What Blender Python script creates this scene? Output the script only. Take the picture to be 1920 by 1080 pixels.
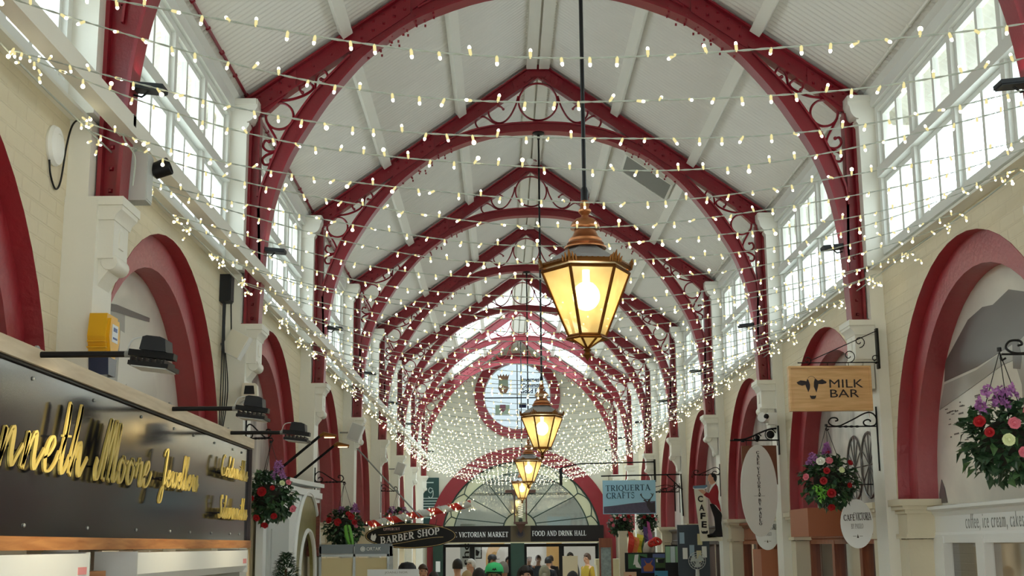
import bpy, bmesh, math, random
from mathutils import Vector, Matrix
from mathutils.geometry import tessellate_polygon
for o in list(bpy.data.objects): bpy.data.objects.remove(o)
SC = bpy.context.scene
COL = SC.collection
PI = math.pi
# ------------------------------------------------------------------ camera
CAM = Vector((-0.44543, 0.0, 2.0))
cd = bpy.data.cameras.new('camera'); cam = bpy.data.objects.new('camera', cd); COL.objects.link(cam)
r_ = Vector((0.99994602, -0.0065986, -0.00802547)); u_ = Vector((0.00660981, -0.19195053, 0.98138234)); f_ = Vector((0.00801624, 0.98138242, 0.19189655))
M_ = Matrix((r_, u_, -f_)).transposed().to_4x4(); M_.translation = CAM
cam.matrix_world = M_
cd.sensor_width = 36; cd.lens = 46.217; cd.clip_start = .05; cd.clip_end = 400
SC.camera = cam
# ------------------------------------------------------------------ world: bright overcast daylight
W = bpy.data.worlds.new('overcast'); SC.world = W; W.use_nodes = True
nt = W.node_tree; bg = nt.nodes['Background']
tc = nt.nodes.new('ShaderNodeTexCoord'); sp = nt.nodes.new('ShaderNodeSeparateXYZ'); cr = nt.nodes.new('ShaderNodeValToRGB')
nt.links.new(tc.outputs['Generated'], sp.inputs[0]); nt.links.new(sp.outputs['Z'], cr.inputs[0]); nt.links.new(cr.outputs[0], bg.inputs[0])
cr.color_ramp.elements[0].position = 0.0; cr.color_ramp.elements[0].color = (.62, .64, .62, 1)
cr.color_ramp.elements[1].position = .5; cr.color_ramp.elements[1].color = (.86, .96, 1.0, 1)
bg.inputs[1].default_value = 6.8
SC.view_settings.view_transform = 'Standard'; SC.view_settings.look = 'None'; SC.view_settings.gamma = 1
SC.view_settings.use_curve_mapping = False; SC.view_settings.exposure = -0.03
try:
    SC.cycles.max_bounces = 10; SC.cycles.diffuse_bounces = 6; SC.cycles.transparent_max_bounces = 16
    SC.cycles.sample_clamp_indirect = 6; SC.cycles.caustics_reflective = False; SC.cycles.caustics_refractive = False
except Exception: pass

def area(name, loc, rot, sx, sy, power, col=(1, 1, 1), spread=180):
    l = bpy.data.lights.new(name, 'AREA'); l.shape = 'RECTANGLE'; l.size = sx; l.size_y = sy; l.energy = power; l.color = col; l.spread = math.radians(spread)
    o = bpy.data.objects.new(name, l); COL.objects.link(o); o.location = loc; o.rotation_euler = rot; return o
def point(name, loc, power, col, r=.05):
    l = bpy.data.lights.new(name, 'POINT'); l.energy = power; l.color = col; l.shadow_soft_size = r
    o = bpy.data.objects.new(name, l); COL.objects.link(o); o.location = loc; return o
# ------------------------------------------------------------------ constants of the place
Y0 = 6.701; BAY = 4.0; YC0 = 6.755; PH = .16          # truss front face, pier centre of truss 0
NT = 8                                      # trusses T0..T7 (one more, T-1, behind the view)
YEND = 36.8
FLOOD = .3
XW = 2.70; XC = 2.72                        # lower wall face, clerestory face
# ------------------------------------------------------------------ materials
def lin(c):
    c = c / 255.0
    return c / 12.92 if c <= .04045 else ((c + .055) / 1.055) ** 2.4
def rgb(r, g, b): return (lin(r), lin(g), lin(b), 1)
MATS = {}
def mat(name, c, rough=.6, metal=0, var=.0, scale=8, bump=0, bscale=40, spec=.5, emit=None, es=0, coat=0):
    if name in MATS: return MATS[name]
    m = bpy.data.materials.new(name); m.use_nodes = True; n = m.node_tree; b = n.nodes['Principled BSDF']
    b.inputs['Base Color'].default_value = rgb(*c); b.inputs['Roughness'].default_value = rough; b.inputs['Metallic'].default_value = metal
    b.inputs['Specular IOR Level'].default_value = spec; b.inputs['Coat Weight'].default_value = coat
    if emit: b.inputs['Emission Color'].default_value = rgb(*emit); b.inputs['Emission Strength'].default_value = es
    t = n.nodes.new('ShaderNodeTexCoord')
    if var > 0:
        q = n.nodes.new('ShaderNodeTexNoise'); q.inputs['Scale'].default_value = scale; q.inputs['Detail'].default_value = 5
        n.links.new(t.outputs['Object'], q.inputs['Vector'])
        rp = n.nodes.new('ShaderNodeMapRange'); rp.inputs[3].default_value = 1 - var; rp.inputs[4].default_value = 1 + var
        n.links.new(q.outputs['Fac'], rp.inputs[0])
        mx = n.nodes.new('ShaderNodeMix'); mx.data_type = 'RGBA'; mx.blend_type = 'MULTIPLY'; mx.inputs[0].default_value = 1
        mx.inputs[6].default_value = rgb(*c); n.links.new(rp.outputs[0], mx.inputs[7]); n.links.new(mx.outputs[2], b.inputs['Base Color'])
    if bump > 0:
        q2 = n.nodes.new('ShaderNodeTexNoise'); q2.inputs['Scale'].default_value = bscale; q2.inputs['Detail'].default_value = 4
        n.links.new(t.outputs['Object'], q2.inputs['Vector'])
        bp = n.nodes.new('ShaderNodeBump'); bp.inputs['Strength'].default_value = bump; bp.inputs['Distance'].default_value = .01
        n.links.new(q2.outputs['Fac'], bp.inputs['Height']); n.links.new(bp.outputs[0], b.inputs['Normal'])
    MATS[name] = m; return m
def brick_mat(name, c, rough, spec, depth, var=.04, along='Y'):
    m = bpy.data.materials.new(name); m.use_nodes = True; n = m.node_tree; b = n.nodes['Principled BSDF']
    b.inputs['Roughness'].default_value = rough; b.inputs['Specular IOR Level'].default_value = spec
    t = n.nodes.new('ShaderNodeTexCoord'); s = n.nodes.new('ShaderNodeSeparateXYZ'); k = n.nodes.new('ShaderNodeCombineXYZ')
    n.links.new(t.outputs['Object'], s.inputs[0]); n.links.new(s.outputs[along], k.inputs[0]); n.links.new(s.outputs['Z'], k.inputs[1])
    br = n.nodes.new('ShaderNodeTexBrick'); br.inputs['Scale'].default_value = 1; br.inputs['Brick Width'].default_value = .24; br.inputs['Row Height'].default_value = .085
    br.inputs['Mortar Size'].default_value = .008; br.inputs['Mortar Smooth'].default_value = .6
    n.links.new(k.outputs[0], br.inputs['Vector'])
    q = n.nodes.new('ShaderNodeTexNoise'); q.inputs['Scale'].default_value = 3; q.inputs['Detail'].default_value = 8; n.links.new(t.outputs['Object'], q.inputs['Vector'])
    rp = n.nodes.new('ShaderNodeMapRange'); rp.inputs[3].default_value = 1 - var; rp.inputs[4].default_value = 1 + var; n.links.new(q.outputs['Fac'], rp.inputs[0])
    mx = n.nodes.new('ShaderNodeMix'); mx.data_type = 'RGBA'; mx.blend_type = 'MULTIPLY'; mx.inputs[0].default_value = 1; mx.inputs[6].default_value = rgb(*c)
    n.links.new(rp.outputs[0], mx.inputs[7]); n.links.new(mx.outputs[2], b.inputs['Base Color'])
    ad = n.nodes.new('ShaderNodeMath'); ad.operation = 'MULTIPLY_ADD'; ad.inputs[1].default_value = -1; n.links.new(br.outputs['Fac'], ad.inputs[0])
    q3 = n.nodes.new('ShaderNodeTexNoise'); q3.inputs['Scale'].default_value = 25; q3.inputs['Detail'].default_value = 3; n.links.new(t.outputs['Object'], q3.inputs['Vector']); n.links.new(q3.outputs['Fac'], ad.inputs[2])
    bp = n.nodes.new('ShaderNodeBump'); bp.inputs['Strength'].default_value = depth; bp.inputs['Distance'].default_value = .008
    n.links.new(ad.outputs[0], bp.inputs['Height']); n.links.new(bp.outputs[0], b.inputs['Normal'])
    MATS[name] = m; return m
def emis(name, c, s, sampled=False):
    if name in MATS: return MATS[name]
    m = bpy.data.materials.new(name); m.use_nodes = True; n = m.node_tree; n.nodes.clear()
    e = n.nodes.new('ShaderNodeEmission'); e.inputs[0].default_value = rgb(*c); e.inputs[1].default_value = s
    o = n.nodes.new('ShaderNodeOutputMaterial'); n.links.new(e.outputs[0], o.inputs[0])
    if not sampled: m.cycles.emission_sampling = 'NONE'
    MATS[name] = m; return m
def glass(name, tint=(255, 255, 255), refl=.08, milk=0.0, milkc=(235, 240, 240)):
    if name in MATS: return MATS[name]
    m = bpy.data.materials.new(name); m.use_nodes = True; n = m.node_tree; n.nodes.clear()
    tr = n.nodes.new('ShaderNodeBsdfTransparent'); tr.inputs[0].default_value = rgb(*tint)
    gl = n.nodes.new('ShaderNodeBsdfGlossy'); gl.inputs['Roughness'].default_value = .03
    fr = n.nodes.new('ShaderNodeLayerWeight'); fr.inputs[0].default_value = .25
    mr = n.nodes.new('ShaderNodeMapRange'); mr.inputs[3].default_value = refl * .6; mr.inputs[4].default_value = min(1, refl * 5)
    n.links.new(fr.outputs['Fresnel'], mr.inputs[0])
    mx = n.nodes.new('ShaderNodeMixShader'); n.links.new(mr.outputs[0], mx.inputs[0]); n.links.new(tr.outputs[0], mx.inputs[1]); n.links.new(gl.outputs[0], mx.inputs[2])
    last = mx
    if milk > 0:
        td = n.nodes.new('ShaderNodeBsdfTranslucent'); td.inputs[0].default_value = rgb(*milkc)
        m2 = n.nodes.new('ShaderNodeMixShader'); m2.inputs[0].default_value = milk
        n.links.new(mx.outputs[0], m2.inputs[1]); n.links.new(td.outputs[0], m2.inputs[2]); last = m2
    o = n.nodes.new('ShaderNodeOutputMaterial'); n.links.new(last.outputs[0], o.inputs[0])
    MATS[name] = m; return m
def wood(name, c1, c2, rough=.5, axis=(1, 12, 12), scale=3):
    m = bpy.data.materials.new(name); m.use_nodes = True; n = m.node_tree; b = n.nodes['Principled BSDF']
    t = n.nodes.new('ShaderNodeTexCoord'); mp = n.nodes.new('ShaderNodeMapping'); mp.inputs['Scale'].default_value = axis
    q = n.nodes.new('ShaderNodeTexNoise'); q.inputs['Scale'].default_value = scale; q.inputs['Detail'].default_value = 6; q.inputs['Distortion'].default_value = .6
    r = n.nodes.new('ShaderNodeValToRGB'); r.color_ramp.elements[0].color = rgb(*c1); r.color_ramp.elements[1].color = rgb(*c2)
    r.color_ramp.elements[0].position = .35; r.color_ramp.elements[1].position = .65
    n.links.new(t.outputs['Object'], mp.inputs[0]); n.links.new(mp.outputs[0], q.inputs['Vector']); n.links.new(q.outputs['Fac'], r.inputs[0]); n.links.new(r.outputs[0], b.inputs['Base Color'])
    b.inputs['Roughness'].default_value = rough; MATS[name] = m; return m

RED = mat('red_gloss_paint', (134, 14, 34), .34, var=.10, scale=5, bump=.12, bscale=60, spec=.7)
REDB = mat('red_painted_brick', (154, 12, 36), .45, var=.10, scale=6, bump=.5, bscale=22, spec=1.0)
REDB.node_tree.nodes['Principled BSDF'].inputs['IOR'].default_value = 1.7
CREAM = brick_mat('cream_painted_brick', (218, 208, 182), .55, .4, .5)
CREAMS = mat('cream_smooth_paint', (218, 209, 184), .5, var=.04, scale=4, bump=.15, bscale=30)
OFFW = mat('off_white_paint', (232, 231, 222), .45, var=.03, scale=5, bump=.1, bscale=30)
CEIL = mat('white_ceiling_paint', (226, 224, 218), .28, var=.04, scale=3, spec=.5)
WFRAME = mat('white_window_paint', (226, 228, 224), .4, var=.02)
WHITE = mat('white_paint', (236, 238, 236), .45)
BLACK = mat('black_metal', (12, 12, 14), .45, spec=.3)
DGREY = mat('dark_grey_plastic', (32, 34, 38), .5, spec=.3)
LGREY = mat('light_grey_plastic', (196, 200, 198), .45)
GREY = mat('mid_grey_metal', (140, 144, 142), .4, .4)
CABLEW = mat('white_cable', (176, 184, 176), .5)
GLASS = glass('window_glass', (240, 250, 252), .06)
COPPER = mat('aged_copper', (176, 118, 78), .35, .85, var=.2, scale=25)
BRASS = mat('dark_brass', (120, 76, 30), .4, .75, var=.2, scale=30)
GOLD = mat('satin_gold', (224, 200, 112), .38, .55)
ZINC = mat('grey_zinc', (150, 150, 152), .45, .3)

# ------------------------------------------------------------------ mesh builder
class MB:
    def __init__(s): s.v = []; s.f = []; s.m = []; s.mi = 0
    def add(s, vs, fs):
        b = len(s.v); s.v += [tuple(v) for v in vs]; s.f += [tuple(b + i for i in f) for f in fs]; s.m += [s.mi] * len(fs); return s
    def box(s, x0, x1, y0, y1, z0, z1, M=None):
        if x0 > x1: x0, x1 = x1, x0
        if y0 > y1: y0, y1 = y1, y0
        vs = [Vector(p) for p in ((x0, y0, z0), (x1, y0, z0), (x1, y1, z0), (x0, y1, z0), (x0, y0, z1), (x1, y0, z1), (x1, y1, z1), (x0, y1, z1))]
        if M: vs = [M @ v for v in vs]
        return s.add(vs, [(3, 2, 1, 0), (4, 5, 6, 7), (0, 1, 5, 4), (1, 2, 6, 5), (2, 3, 7, 6), (3, 0, 4, 7)])
    def prism(s, poly, a, b, axis='Y', M=None):
        """polygon in the plane normal to axis, extruded a..b. Y:(x,z)  X:(y,z)  Z:(x,y)"""
        def P(p, t): return {'Y': (p[0], t, p[1]), 'X': (t, p[0], p[1]), 'Z': (p[0], p[1], t)}[axis]
        n = len(poly)
        vs = [Vector(P(p, a)) for p in poly] + [Vector(P(p, b)) for p in poly]
        if M: vs = [M @ v for v in vs]
        tris = tessellate_polygon([[Vector((p[0], p[1], 0)) for p in poly]])
        fs = [tuple(t) for t in tris] + [tuple(n + i for i in reversed(t)) for t in tris] + [(i, (i + 1) % n, n + (i + 1) % n, n + i) for i in range(n)]
        return s.add(vs, fs)
    def tube(s, pts, r, n=6, closed=False, flat=None, ref=None):
        pts = [Vector(p) for p in pts]; N = len(pts); rs = r if isinstance(r, (list, tuple)) else [r] * N
        ring = []
        up = Vector(ref) if ref else None
        for i in range(N):
            a = pts[(i - 1) % N] if (closed or i > 0) else pts[i]; b = pts[(i + 1) % N] if (closed or i < N - 1) else pts[i]
            t = (b - a); t = t.normalized() if t.length > 1e-9 else Vector((0, 0, 1))
            if up is None or (ref is None and abs(up.dot(t)) > .98): up = Vector((0, 0, 1)) if abs(t.z) < .9 else Vector((1, 0, 0))
            sx = t.cross(up); sx = sx.normalized() if sx.length > 1e-6 else Vector((1, 0, 0)); sy = sx.cross(t).normalized()
            if ref is None: up = sy
            ring.append([pts[i] + (sx * math.cos(2 * PI * k / n) * rs[i] + sy * math.sin(2 * PI * k / n) * (rs[i] if flat is None else flat)) for k in range(n)])
        vs = [v for rg in ring for v in rg]; fs = []
        for i in range(N if closed else N - 1):
            j = (i + 1) % N
            for k in range(n): fs.append((i * n + k, i * n + (k + 1) % n, j * n + (k + 1) % n, j * n + k))
        if not closed: fs += [tuple(range(n - 1, -1, -1)), tuple((N - 1) * n + k for k in range(n))]
        return s.add(vs, fs)
    def lathe(s, prof, c=(0, 0, 0), n=16, ph=0.0, M=None):
        vs = []; fs = []
        for r, z in prof:
            for k in range(n):
                a = ph + 2 * PI * k / n; vs.append(Vector((c[0] + r * math.cos(a), c[1] + r * math.sin(a), c[2] + z)))
        if M: vs = [M @ v for v in vs]
        for i in range(len(prof) - 1):
            for k in range(n): fs.append((i * n + k, i * n + (k + 1) % n, (i + 1) * n + (k + 1) % n, (i + 1) * n + k))
        fs += [tuple(range(n - 1, -1, -1)), tuple((len(prof) - 1) * n + k for k in range(n))]
        return s.add(vs, fs)
    def ball(s, c, rx, ry=None, rz=None, n=10, m=7, M=None):
        ry = ry or rx; rz = rz or rx
        vs = [Vector((c[0], c[1], c[2] - rz))]; fs = []
        for i in range(1, m):
            t = -PI / 2 + PI * i / m
            for k in range(n): vs.append(Vector((c[0] + rx * math.cos(t) * math.cos(2 * PI * k / n), c[1] + ry * math.cos(t) * math.sin(2 * PI * k / n), c[2] + rz * math.sin(t))))
        vs.append(Vector((c[0], c[1], c[2] + rz)))
        if M: vs = [M @ v for v in vs]
        for k in range(n): fs.append((0, 1 + (k + 1) % n, 1 + k)); fs.append((len(vs) - 1, 1 + (m - 2) * n + k, 1 + (m - 2) * n + (k + 1) % n))
        for i in range(m - 2):
            for k in range(n): fs.append((1 + i * n + k, 1 + i * n + (k + 1) % n, 1 + (i + 1) * n + (k + 1) % n, 1 + (i + 1) * n + k))
        return s.add(vs, fs)
    def strip(s, pa, pb):
        n = len(pa); return s.add(list(pa) + list(pb), [(i, i + 1, n + i + 1, n + i) for i in range(n - 1)])
    def loft(s, rings, cap=True):
        n = len(rings[0]); vs = [v for r in rings for v in r]; fs = []
        for i in range(len(rings) - 1):
            for k in range(n): fs.append((i * n + k, i * n + (k + 1) % n, (i + 1) * n + (k + 1) % n, (i + 1) * n + k))
        if cap: fs += [tuple(range(n - 1, -1, -1)), tuple((len(rings) - 1) * n + k for k in range(n))]
        return s.add(vs, fs)
    def mesh(s, name, mats, smooth=False):
        me = bpy.data.meshes.new(name); me.from_pydata(s.v, [], s.f)
        for q in (mats if isinstance(mats, (list, tuple)) else [mats]): me.materials.append(q)
        if any(s.m): me.polygons.foreach_set('material_index', s.m)
        bm = bmesh.new(); bm.from_mesh(me); bmesh.ops.recalc_face_normals(bm, faces=bm.faces); bm.to_mesh(me); bm.free()
        if smooth:
            me.polygons.foreach_set('use_smooth', [True] * len(me.polygons))
            try: me.set_sharp_from_angle(angle=math.radians(smooth if smooth > 1 else 40))
            except Exception: pass
        return me
    def obj(s, name, mats, parent=None, smooth=False, loc=None):
        o = bpy.data.objects.new(name, s.mesh(name, mats, smooth)); COL.objects.link(o)
        if parent: o.parent = parent
        if loc: o.location = loc
        return o
def tag(o, label, cat, group=None, kind=None):
    o['label'] = label; o['category'] = cat
    if group: o['group'] = group
    if kind: o['kind'] = kind
    return o
def thing(name, label, cat, loc=(0, 0, 0), rz=0, group=None):
    o = bpy.data.objects.new(name, None); COL.objects.link(o); o.location = loc; o.rotation_euler = (0, 0, rz); o.empty_display_size = .1
    return tag(o, label, cat, group)
def struct(o): o['kind'] = 'structure'; return o
def copy_tree(src, dst_parent=None, loc=None, rz=None):
    c = src.copy(); COL.objects.link(c)
    if dst_parent: c.parent = dst_parent
    if loc is not None: c.location = loc
    if rz is not None: c.rotation_euler = (0, 0, rz)
    for ch in list(src.children):
        d = ch.copy(); COL.objects.link(d); d.parent = c
        for g in list(ch.children):
            e = g.copy(); COL.objects.link(e); e.parent = d
    return c
def spline(pts, n=8, closed=False):
    pts = [Vector(p) for p in pts]; N = len(pts); out = []
    for i in range(N if closed else N - 1):
        p0 = pts[(i - 1) % N] if (closed or i > 0) else pts[0] * 2 - pts[1]
        p1 = pts[i]; p2 = pts[(i + 1) % N]
        p3 = pts[(i + 2) % N] if (closed or i < N - 2) else pts[-1] * 2 - pts[-2]
        for k in range(n):
            t = k / n
            out.append(.5 * ((2 * p1) + (p2 - p0) * t + (2 * p0 - 5 * p1 + 4 * p2 - p3) * t * t + (3 * p1 - p0 - 3 * p2 + p3) * t ** 3))
    if not closed: out.append(pts[-1])
    return out
ORD = ['first', 'second', 'third', 'fourth', 'fifth', 'sixth', 'seventh', 'eighth', 'ninth', 'tenth', 'eleventh', 'twelfth', 'thirteenth', 'fourteenth', 'fifteenth', 'sixteenth', 'seventeenth', 'eighteenth', 'nineteenth', 'twentieth', 'twenty-first', 'twenty-second', 'twenty-third', 'twenty-fourth']
# ================================================================== SETTING
def yc(k): return YC0 + BAY * k
YSTART = 0.85                                # near end of the built hall, behind the view
RS = .7075                                   # roof slope
# floor
b = MB(); b.box(-6, 6, -2, 52, -.1, 0)
struct(b.obj('floor', mat('stone_floor', (176, 168, 152), .35, var=.12, scale=2)))
# side walls with arched recesses
ZS = 2.33; RO = 1.74; RI = 1.52
def arc(yc_, R, n=28): return [(yc_ + R * math.cos(PI * i / n), ZS + R * math.sin(PI * i / n)) for i in range(n + 1)]
for side, sg in (('left', -1), ('right', 1)):
    b = MB()
    for k in range(-2, NT):
        ya, yb = yc(k), yc(k + 1); m = (ya + yb) / 2 + .055
        if k == -2: ya = max(ya, YSTART)
        if k == NT - 1: yb = YEND
        if k in (-2, NT - 1):
            b.add([(sg * XW, ya, 0), (sg * XW, yb, 0), (sg * XW, yb, 4.26), (sg * XW, ya, 4.26)], [(0, 1, 2, 3)]); continue
        A = arc(m, RO)                         # from far (+y) over the crown to near
        pts = [(yb, 0), (m + RO, 0)] + A + [(m - RO, 0), (ya, 0), (ya, 4.26), (yb, 4.26)]
        poly = [Vector((p[0], p[1], 0)) for p in pts]
        tr = tessellate_polygon([poly]); b.add([(sg * XW, p[0], p[1]) for p in pts], [tuple(t) for t in tr])
    # clerestory backing: head above the windows
    b.box(sg * XC, sg * 3.1, YSTART, YEND, 5.62, 5.78)
    b.box(sg * 3.04, sg * 3.14, YSTART, YEND, 2.36, 4.26); b.box(sg * 2.975, sg * 4.4, YSTART, YEND, 2.29, 2.36); b.box(sg * 4.3, sg * 4.4, YSTART, YEND, 0, 2.30)
    struct(b.obj('wall_' + side, CREAM))
    # red arches: outer reveal, face ring, inner reveal
    for k in range(-1, NT - 1):
        m = (yc(k) + yc(k + 1)) / 2 + .055
        b = MB()
        def path(R): return [(m + R, 2.30)] + arc(m, R) + [(m - R, 2.30)]
        o, i_ = path(RO), path(RI)
        b.strip([(sg * (XW - .004), y, z) for y, z in o], [(sg * 2.79, y, z) for y, z in o])
        b.strip([(sg * 2.79, y, z) for y, z in o], [(sg * 2.79, y, z) for y, z in i_])
        b.strip([(sg * 2.79, y, z) for y, z in i_], [(sg * 2.95, y, z) for y, z in i_])
        nm = 'trim_%d' % (k + 2 + (0 if sg < 0 else NT))
        struct(b.obj(nm, REDB, smooth=50))
    # ledge under the clerestory
    b = MB(); b.prism([(sg * 2.60, 4.205), (sg * 3.1, 4.205), (sg * 3.1, 4.335), (sg * 2.75, 4.335), (sg * 2.60, 4.225)], YSTART, YEND)
    struct(b.obj('trim_%d' % (30 + (sg > 0)), OFFW))
    # piers, upper pilasters with capitals, corbels
    for k in range(-1, NT):
        y = yc(k); b = MB()
        b.box(sg * (2.61 if sg > 0 else 2.53), sg * 2.76, y - PH, y + PH, 0, 3.77); b.box(sg * 2.585, sg * 2.76, y - .145, y + .145, 3.77, 4.205)
        b.box(sg * 2.575, sg * 3.05, y - PH, y + PH, 4.24, 5.45)
        cap = [(2.77, 5.45), (2.575, 5.45), (2.555, 5.48), (2.555, 5.50), (2.575, 5.50)] + [(2.575 - .07 * math.sin(t), 5.62 - .11 * math.cos(t)) for t in (0, .3, .6, .9, 1.2, 1.5)] + [(2.49, 5.64), (2.49, 5.71), (2.77, 5.71)]
        b.prism([(sg * a, z) for a, z in cap], y - PH - .01, y + PH + .01)
        b.box(sg * 2.5, sg * 2.8, y - PH - .025, y + PH + .025, 5.66, 5.71)
        struct(b.obj('wall_pilaster', OFFW))
        b = MB(); yk = y + .01; w = .13
        b.box(sg * 2.40, sg * 2.71, yk - w - .035, yk + w + .035, 3.745, 3.79)
        b.prism([(sg * a, z) for a, z in [(2.6, 3.745), (2.405, 3.745), (2.41, 3.725), (2.435, 3.70), (2.445, 3.67), (2.71, 3.67), (2.71, 3.745)]], yk - w - .018, yk + w + .018)
        b.box(sg * 2.45, sg * 2.71, yk - w, yk + w, 3.47, 3.67)
        b.box(sg * 2.442, sg * 2.45, yk - .04, yk + .04, 3.54, 3.63); b.ball((sg * 2.45, yk, 3.63), .012, .04, .03, 8, 5)
        b.lathe([(.042, -w + .02), (.046, -w + .03), (.046, w - .03), (.042, w - .02)], n=16, M=Matrix.Translation((sg * 2.472, yk, 3.455)) @ Matrix.Rotation(PI / 2, 4, 'X'))
        b.prism([(sg * a, z) for a, z in [(2.6, 3.47), (2.46, 3.47), (2.46, 3.44), (2.485, 3.40), (2.515, 3.36), (2.54, 3.31), (2.545, 3.27), (2.57, 3.23), (2.6, 3.23)]], yk - .10, yk + .10)
        for j in (-1, 0, 1): b.ball((sg * 2.56, yk + j * .045, 3.25), .024, .026, .045)
        struct(b.obj('wall_corbel', OFFW, smooth=30))
# impost blocks beneath the red arches
for sg in (-1, 1):
    for k in range(-1, NT - 1):
        m = (yc(k) + yc(k + 1)) / 2 + .055
        for e in (-1, 1):
            b = MB(); ya = m + e * RO; yb = m + e * (RI - .01)
            y0, y1 = min(ya, yb), max(ya, yb)
            for (x0, g, z0, z1) in ((2.62, .07, 2.275, 2.325), (2.64, .05, 2.245, 2.275), (2.665, .025, 2.215, 2.245), (2.685, .0, 2.06, 2.215), (2.665, .03, 2.025, 2.06)):
                b.box(sg * x0, sg * 2.96, y0 - g, y1 + g * .5, z0, z1) if e > 0 else b.box(sg * x0, sg * 2.96, y0 - g * .5, y1 + g, z0, z1)
            b.box(sg * 2.69, sg * 2.96, y0 + .01, y1, 0, 2.02)
            struct(b.obj('wall_impost', CREAMS))
# clerestory windows
wn = 0
for sg in (-1, 1):
    for k in range(-1, NT):
        ya, yb = yc(k) + PH, yc(k + 1) - PH
        if k == NT - 1: yb = YEND - .05
        wn += 1
        root = bpy.data.objects.new('window_%d' % wn, None); COL.objects.link(root); root.location = (sg * 2.76, ya, 4.33); struct(root)
        L = yb - ya; H = 5.62 - 4.33
        n = 4 if k < NT - 1 else 2
        b = MB(); d0, d1 = sorted((sg * -.045, sg * .06))
        b.box(d0, d1, 0, .07, 0, H); b.box(d0, d1, L - .07, L, 0, H); b.box(d0, d1, .07, L - .07, 0, .06); b.box(d0, d1, .07, L - .07, H - .07, H)
        f = b.obj('frame', WFRAME, root)
        b = MB()
        for j in range(1, n): yy = L * j / n; b.box(d0, d1, yy - .035, yy + .035, .06, H - .07)
        b.obj('mullion', WFRAME, root)
        b = MB(); b.box(*sorted((sg * -.075, sg * .06)), .07, L - .07, .64, .73); b.obj('transom', WFRAME, root)
        b = MB(); e0, e1 = sorted((sg * -.012, sg * .03)); gy = MB()
        for j in range(n):
            for (z0, z1) in ((.06, .64), (.73, H - .07)):
                a0, a1 = L * j / n + .035, L * (j + 1) / n - .035
                if j == 0: a0 = .07
                if j == n - 1: a1 = L - .07
                b.box(e0, e1, a0, a0 + .04, z0, z1); b.box(e0, e1, a1 - .04, a1, z0, z1); b.box(e0, e1, a0 + .04, a1 - .04, z0, z0 + .04); b.box(e0, e1, a0 + .04, a1 - .04, z1 - .04, z1)
                mm = (a0 + a1) / 2; b.box(e0, e1, mm - .022, mm + .022, z0 + .04, z1 - .04)
                gy.add([(sg * .012, a0, z0), (sg * .012, a1, z0), (sg * .012, a1, z1), (sg * .012, a0, z1)], [(0, 1, 2, 3)])
        b.obj('casement', WFRAME, root)
        gy.obj('pane', GLASS, root)
# roof: corrugated sheets with skylight openings near the far end
def ztop(x): return 7.665 - RS * abs(x)
SKY = [(yc(5) + .3, yc(6) - .1, .2, 1.5), (yc(6) + .25, yc(7) - .1, .2, 1.75)]
for side, sg in (('left', -1), ('right', 1)):
    b = MB(); amp, pit = .011, .076
    rows = []
    y = YSTART; ys = []
    while y < YEND + .02: ys.append(y); y += pit / 6
    for xa, xb in ((0, .2), (.2, 1.5), (1.5, 1.75), (1.75, 3.12)):
        segs = []; cur = []
        for yy in ys:
            hole = any(s0 < yy < s1 and xa >= h0 - .001 and xb <= h1 + .001 for s0, s1, h0, h1 in SKY)
            if hole:
                if len(cur) > 1: segs.append(cur)
                cur = []
            else: cur.append(yy)
        if len(cur) > 1: segs.append(cur)
        for cs in segs:
            pa = [(sg * xa, yy, ztop(xa) + amp * math.sin(2 * PI * yy / pit)) for yy in cs]
            pb = [(sg * xb, yy, ztop(xb) + amp * math.sin(2 * PI * yy / pit)) for yy in cs]
            b.strip(pa, pb)
    struct(b.obj('ceiling_' + side, CEIL, smooth=60))
    for j, (s0, s1, h0, h1) in enumerate(SKY):
        b = MB()
        P = lambda x, yy, dz=0.0: (sg * x, yy, ztop(x) + dz)
        b.add([P(h0, s0, .03), P(h1, s0, .03), P(h1, s1, .03), P(h0, s1, .03)], [(0, 1, 2, 3)])
        root = struct(b.obj('window_%d' % (30 + j * 2 + (sg > 0)), GLASS))
        b = MB()
        for i in range(4):
            yy = s0 + (s1 - s0) * i / 3
            b.tube([P(h0, yy, .02), P(h1, yy, .02)], .03, 4)
        b.tube([P(h0, s0, .01), P(h0, s1, .01)], .04, 4); b.tube([P(h1, s0, .01), P(h1, s1, .01)], .04, 4)
        b.obj('frame', OFFW, root)
    # purlins
    for j, x in enumerate((.93, 1.80)):
        b = MB(); n = Vector((sg * RS, 0, 1)).normalized(); t = Vector((sg, 0, -RS)).normalized()
        c = Vector((sg * x, 0, ztop(x) - .012))
        for q in range(-2, NT):
            y0 = max(YSTART, Y0 + BAY * q + .16); y1 = min(YEND, Y0 + BAY * (q + 1) - .0)
            p = [c + t * a - n * d for a, d in ((-.05, 0), (.05, 0), (.05, .085), (-.05, .085))]
            b.add([(v.x, y0, v.z) for v in p] + [(v.x, y1, v.z) for v in p], [(0, 1, 2, 3), (7, 6, 5, 4), (0, 4, 5, 1), (1, 5, 6, 2), (2, 6, 7, 3), (3, 7, 4, 0)])
        struct(b.obj('trim_%d' % (40 + 2 * j + (sg > 0)), OFFW))
    # wall plate moulding under the eaves
    b = MB(); b.prism([(sg * 2.68, 5.60), (sg * 2.68, 5.70), (sg * 2.64, 5.735), (sg * 2.8, 5.735), (sg * 2.8, 5.60)], YSTART, YEND)
    struct(b.obj('trim_%d' % (46 + (sg > 0)), WFRAME))
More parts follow.
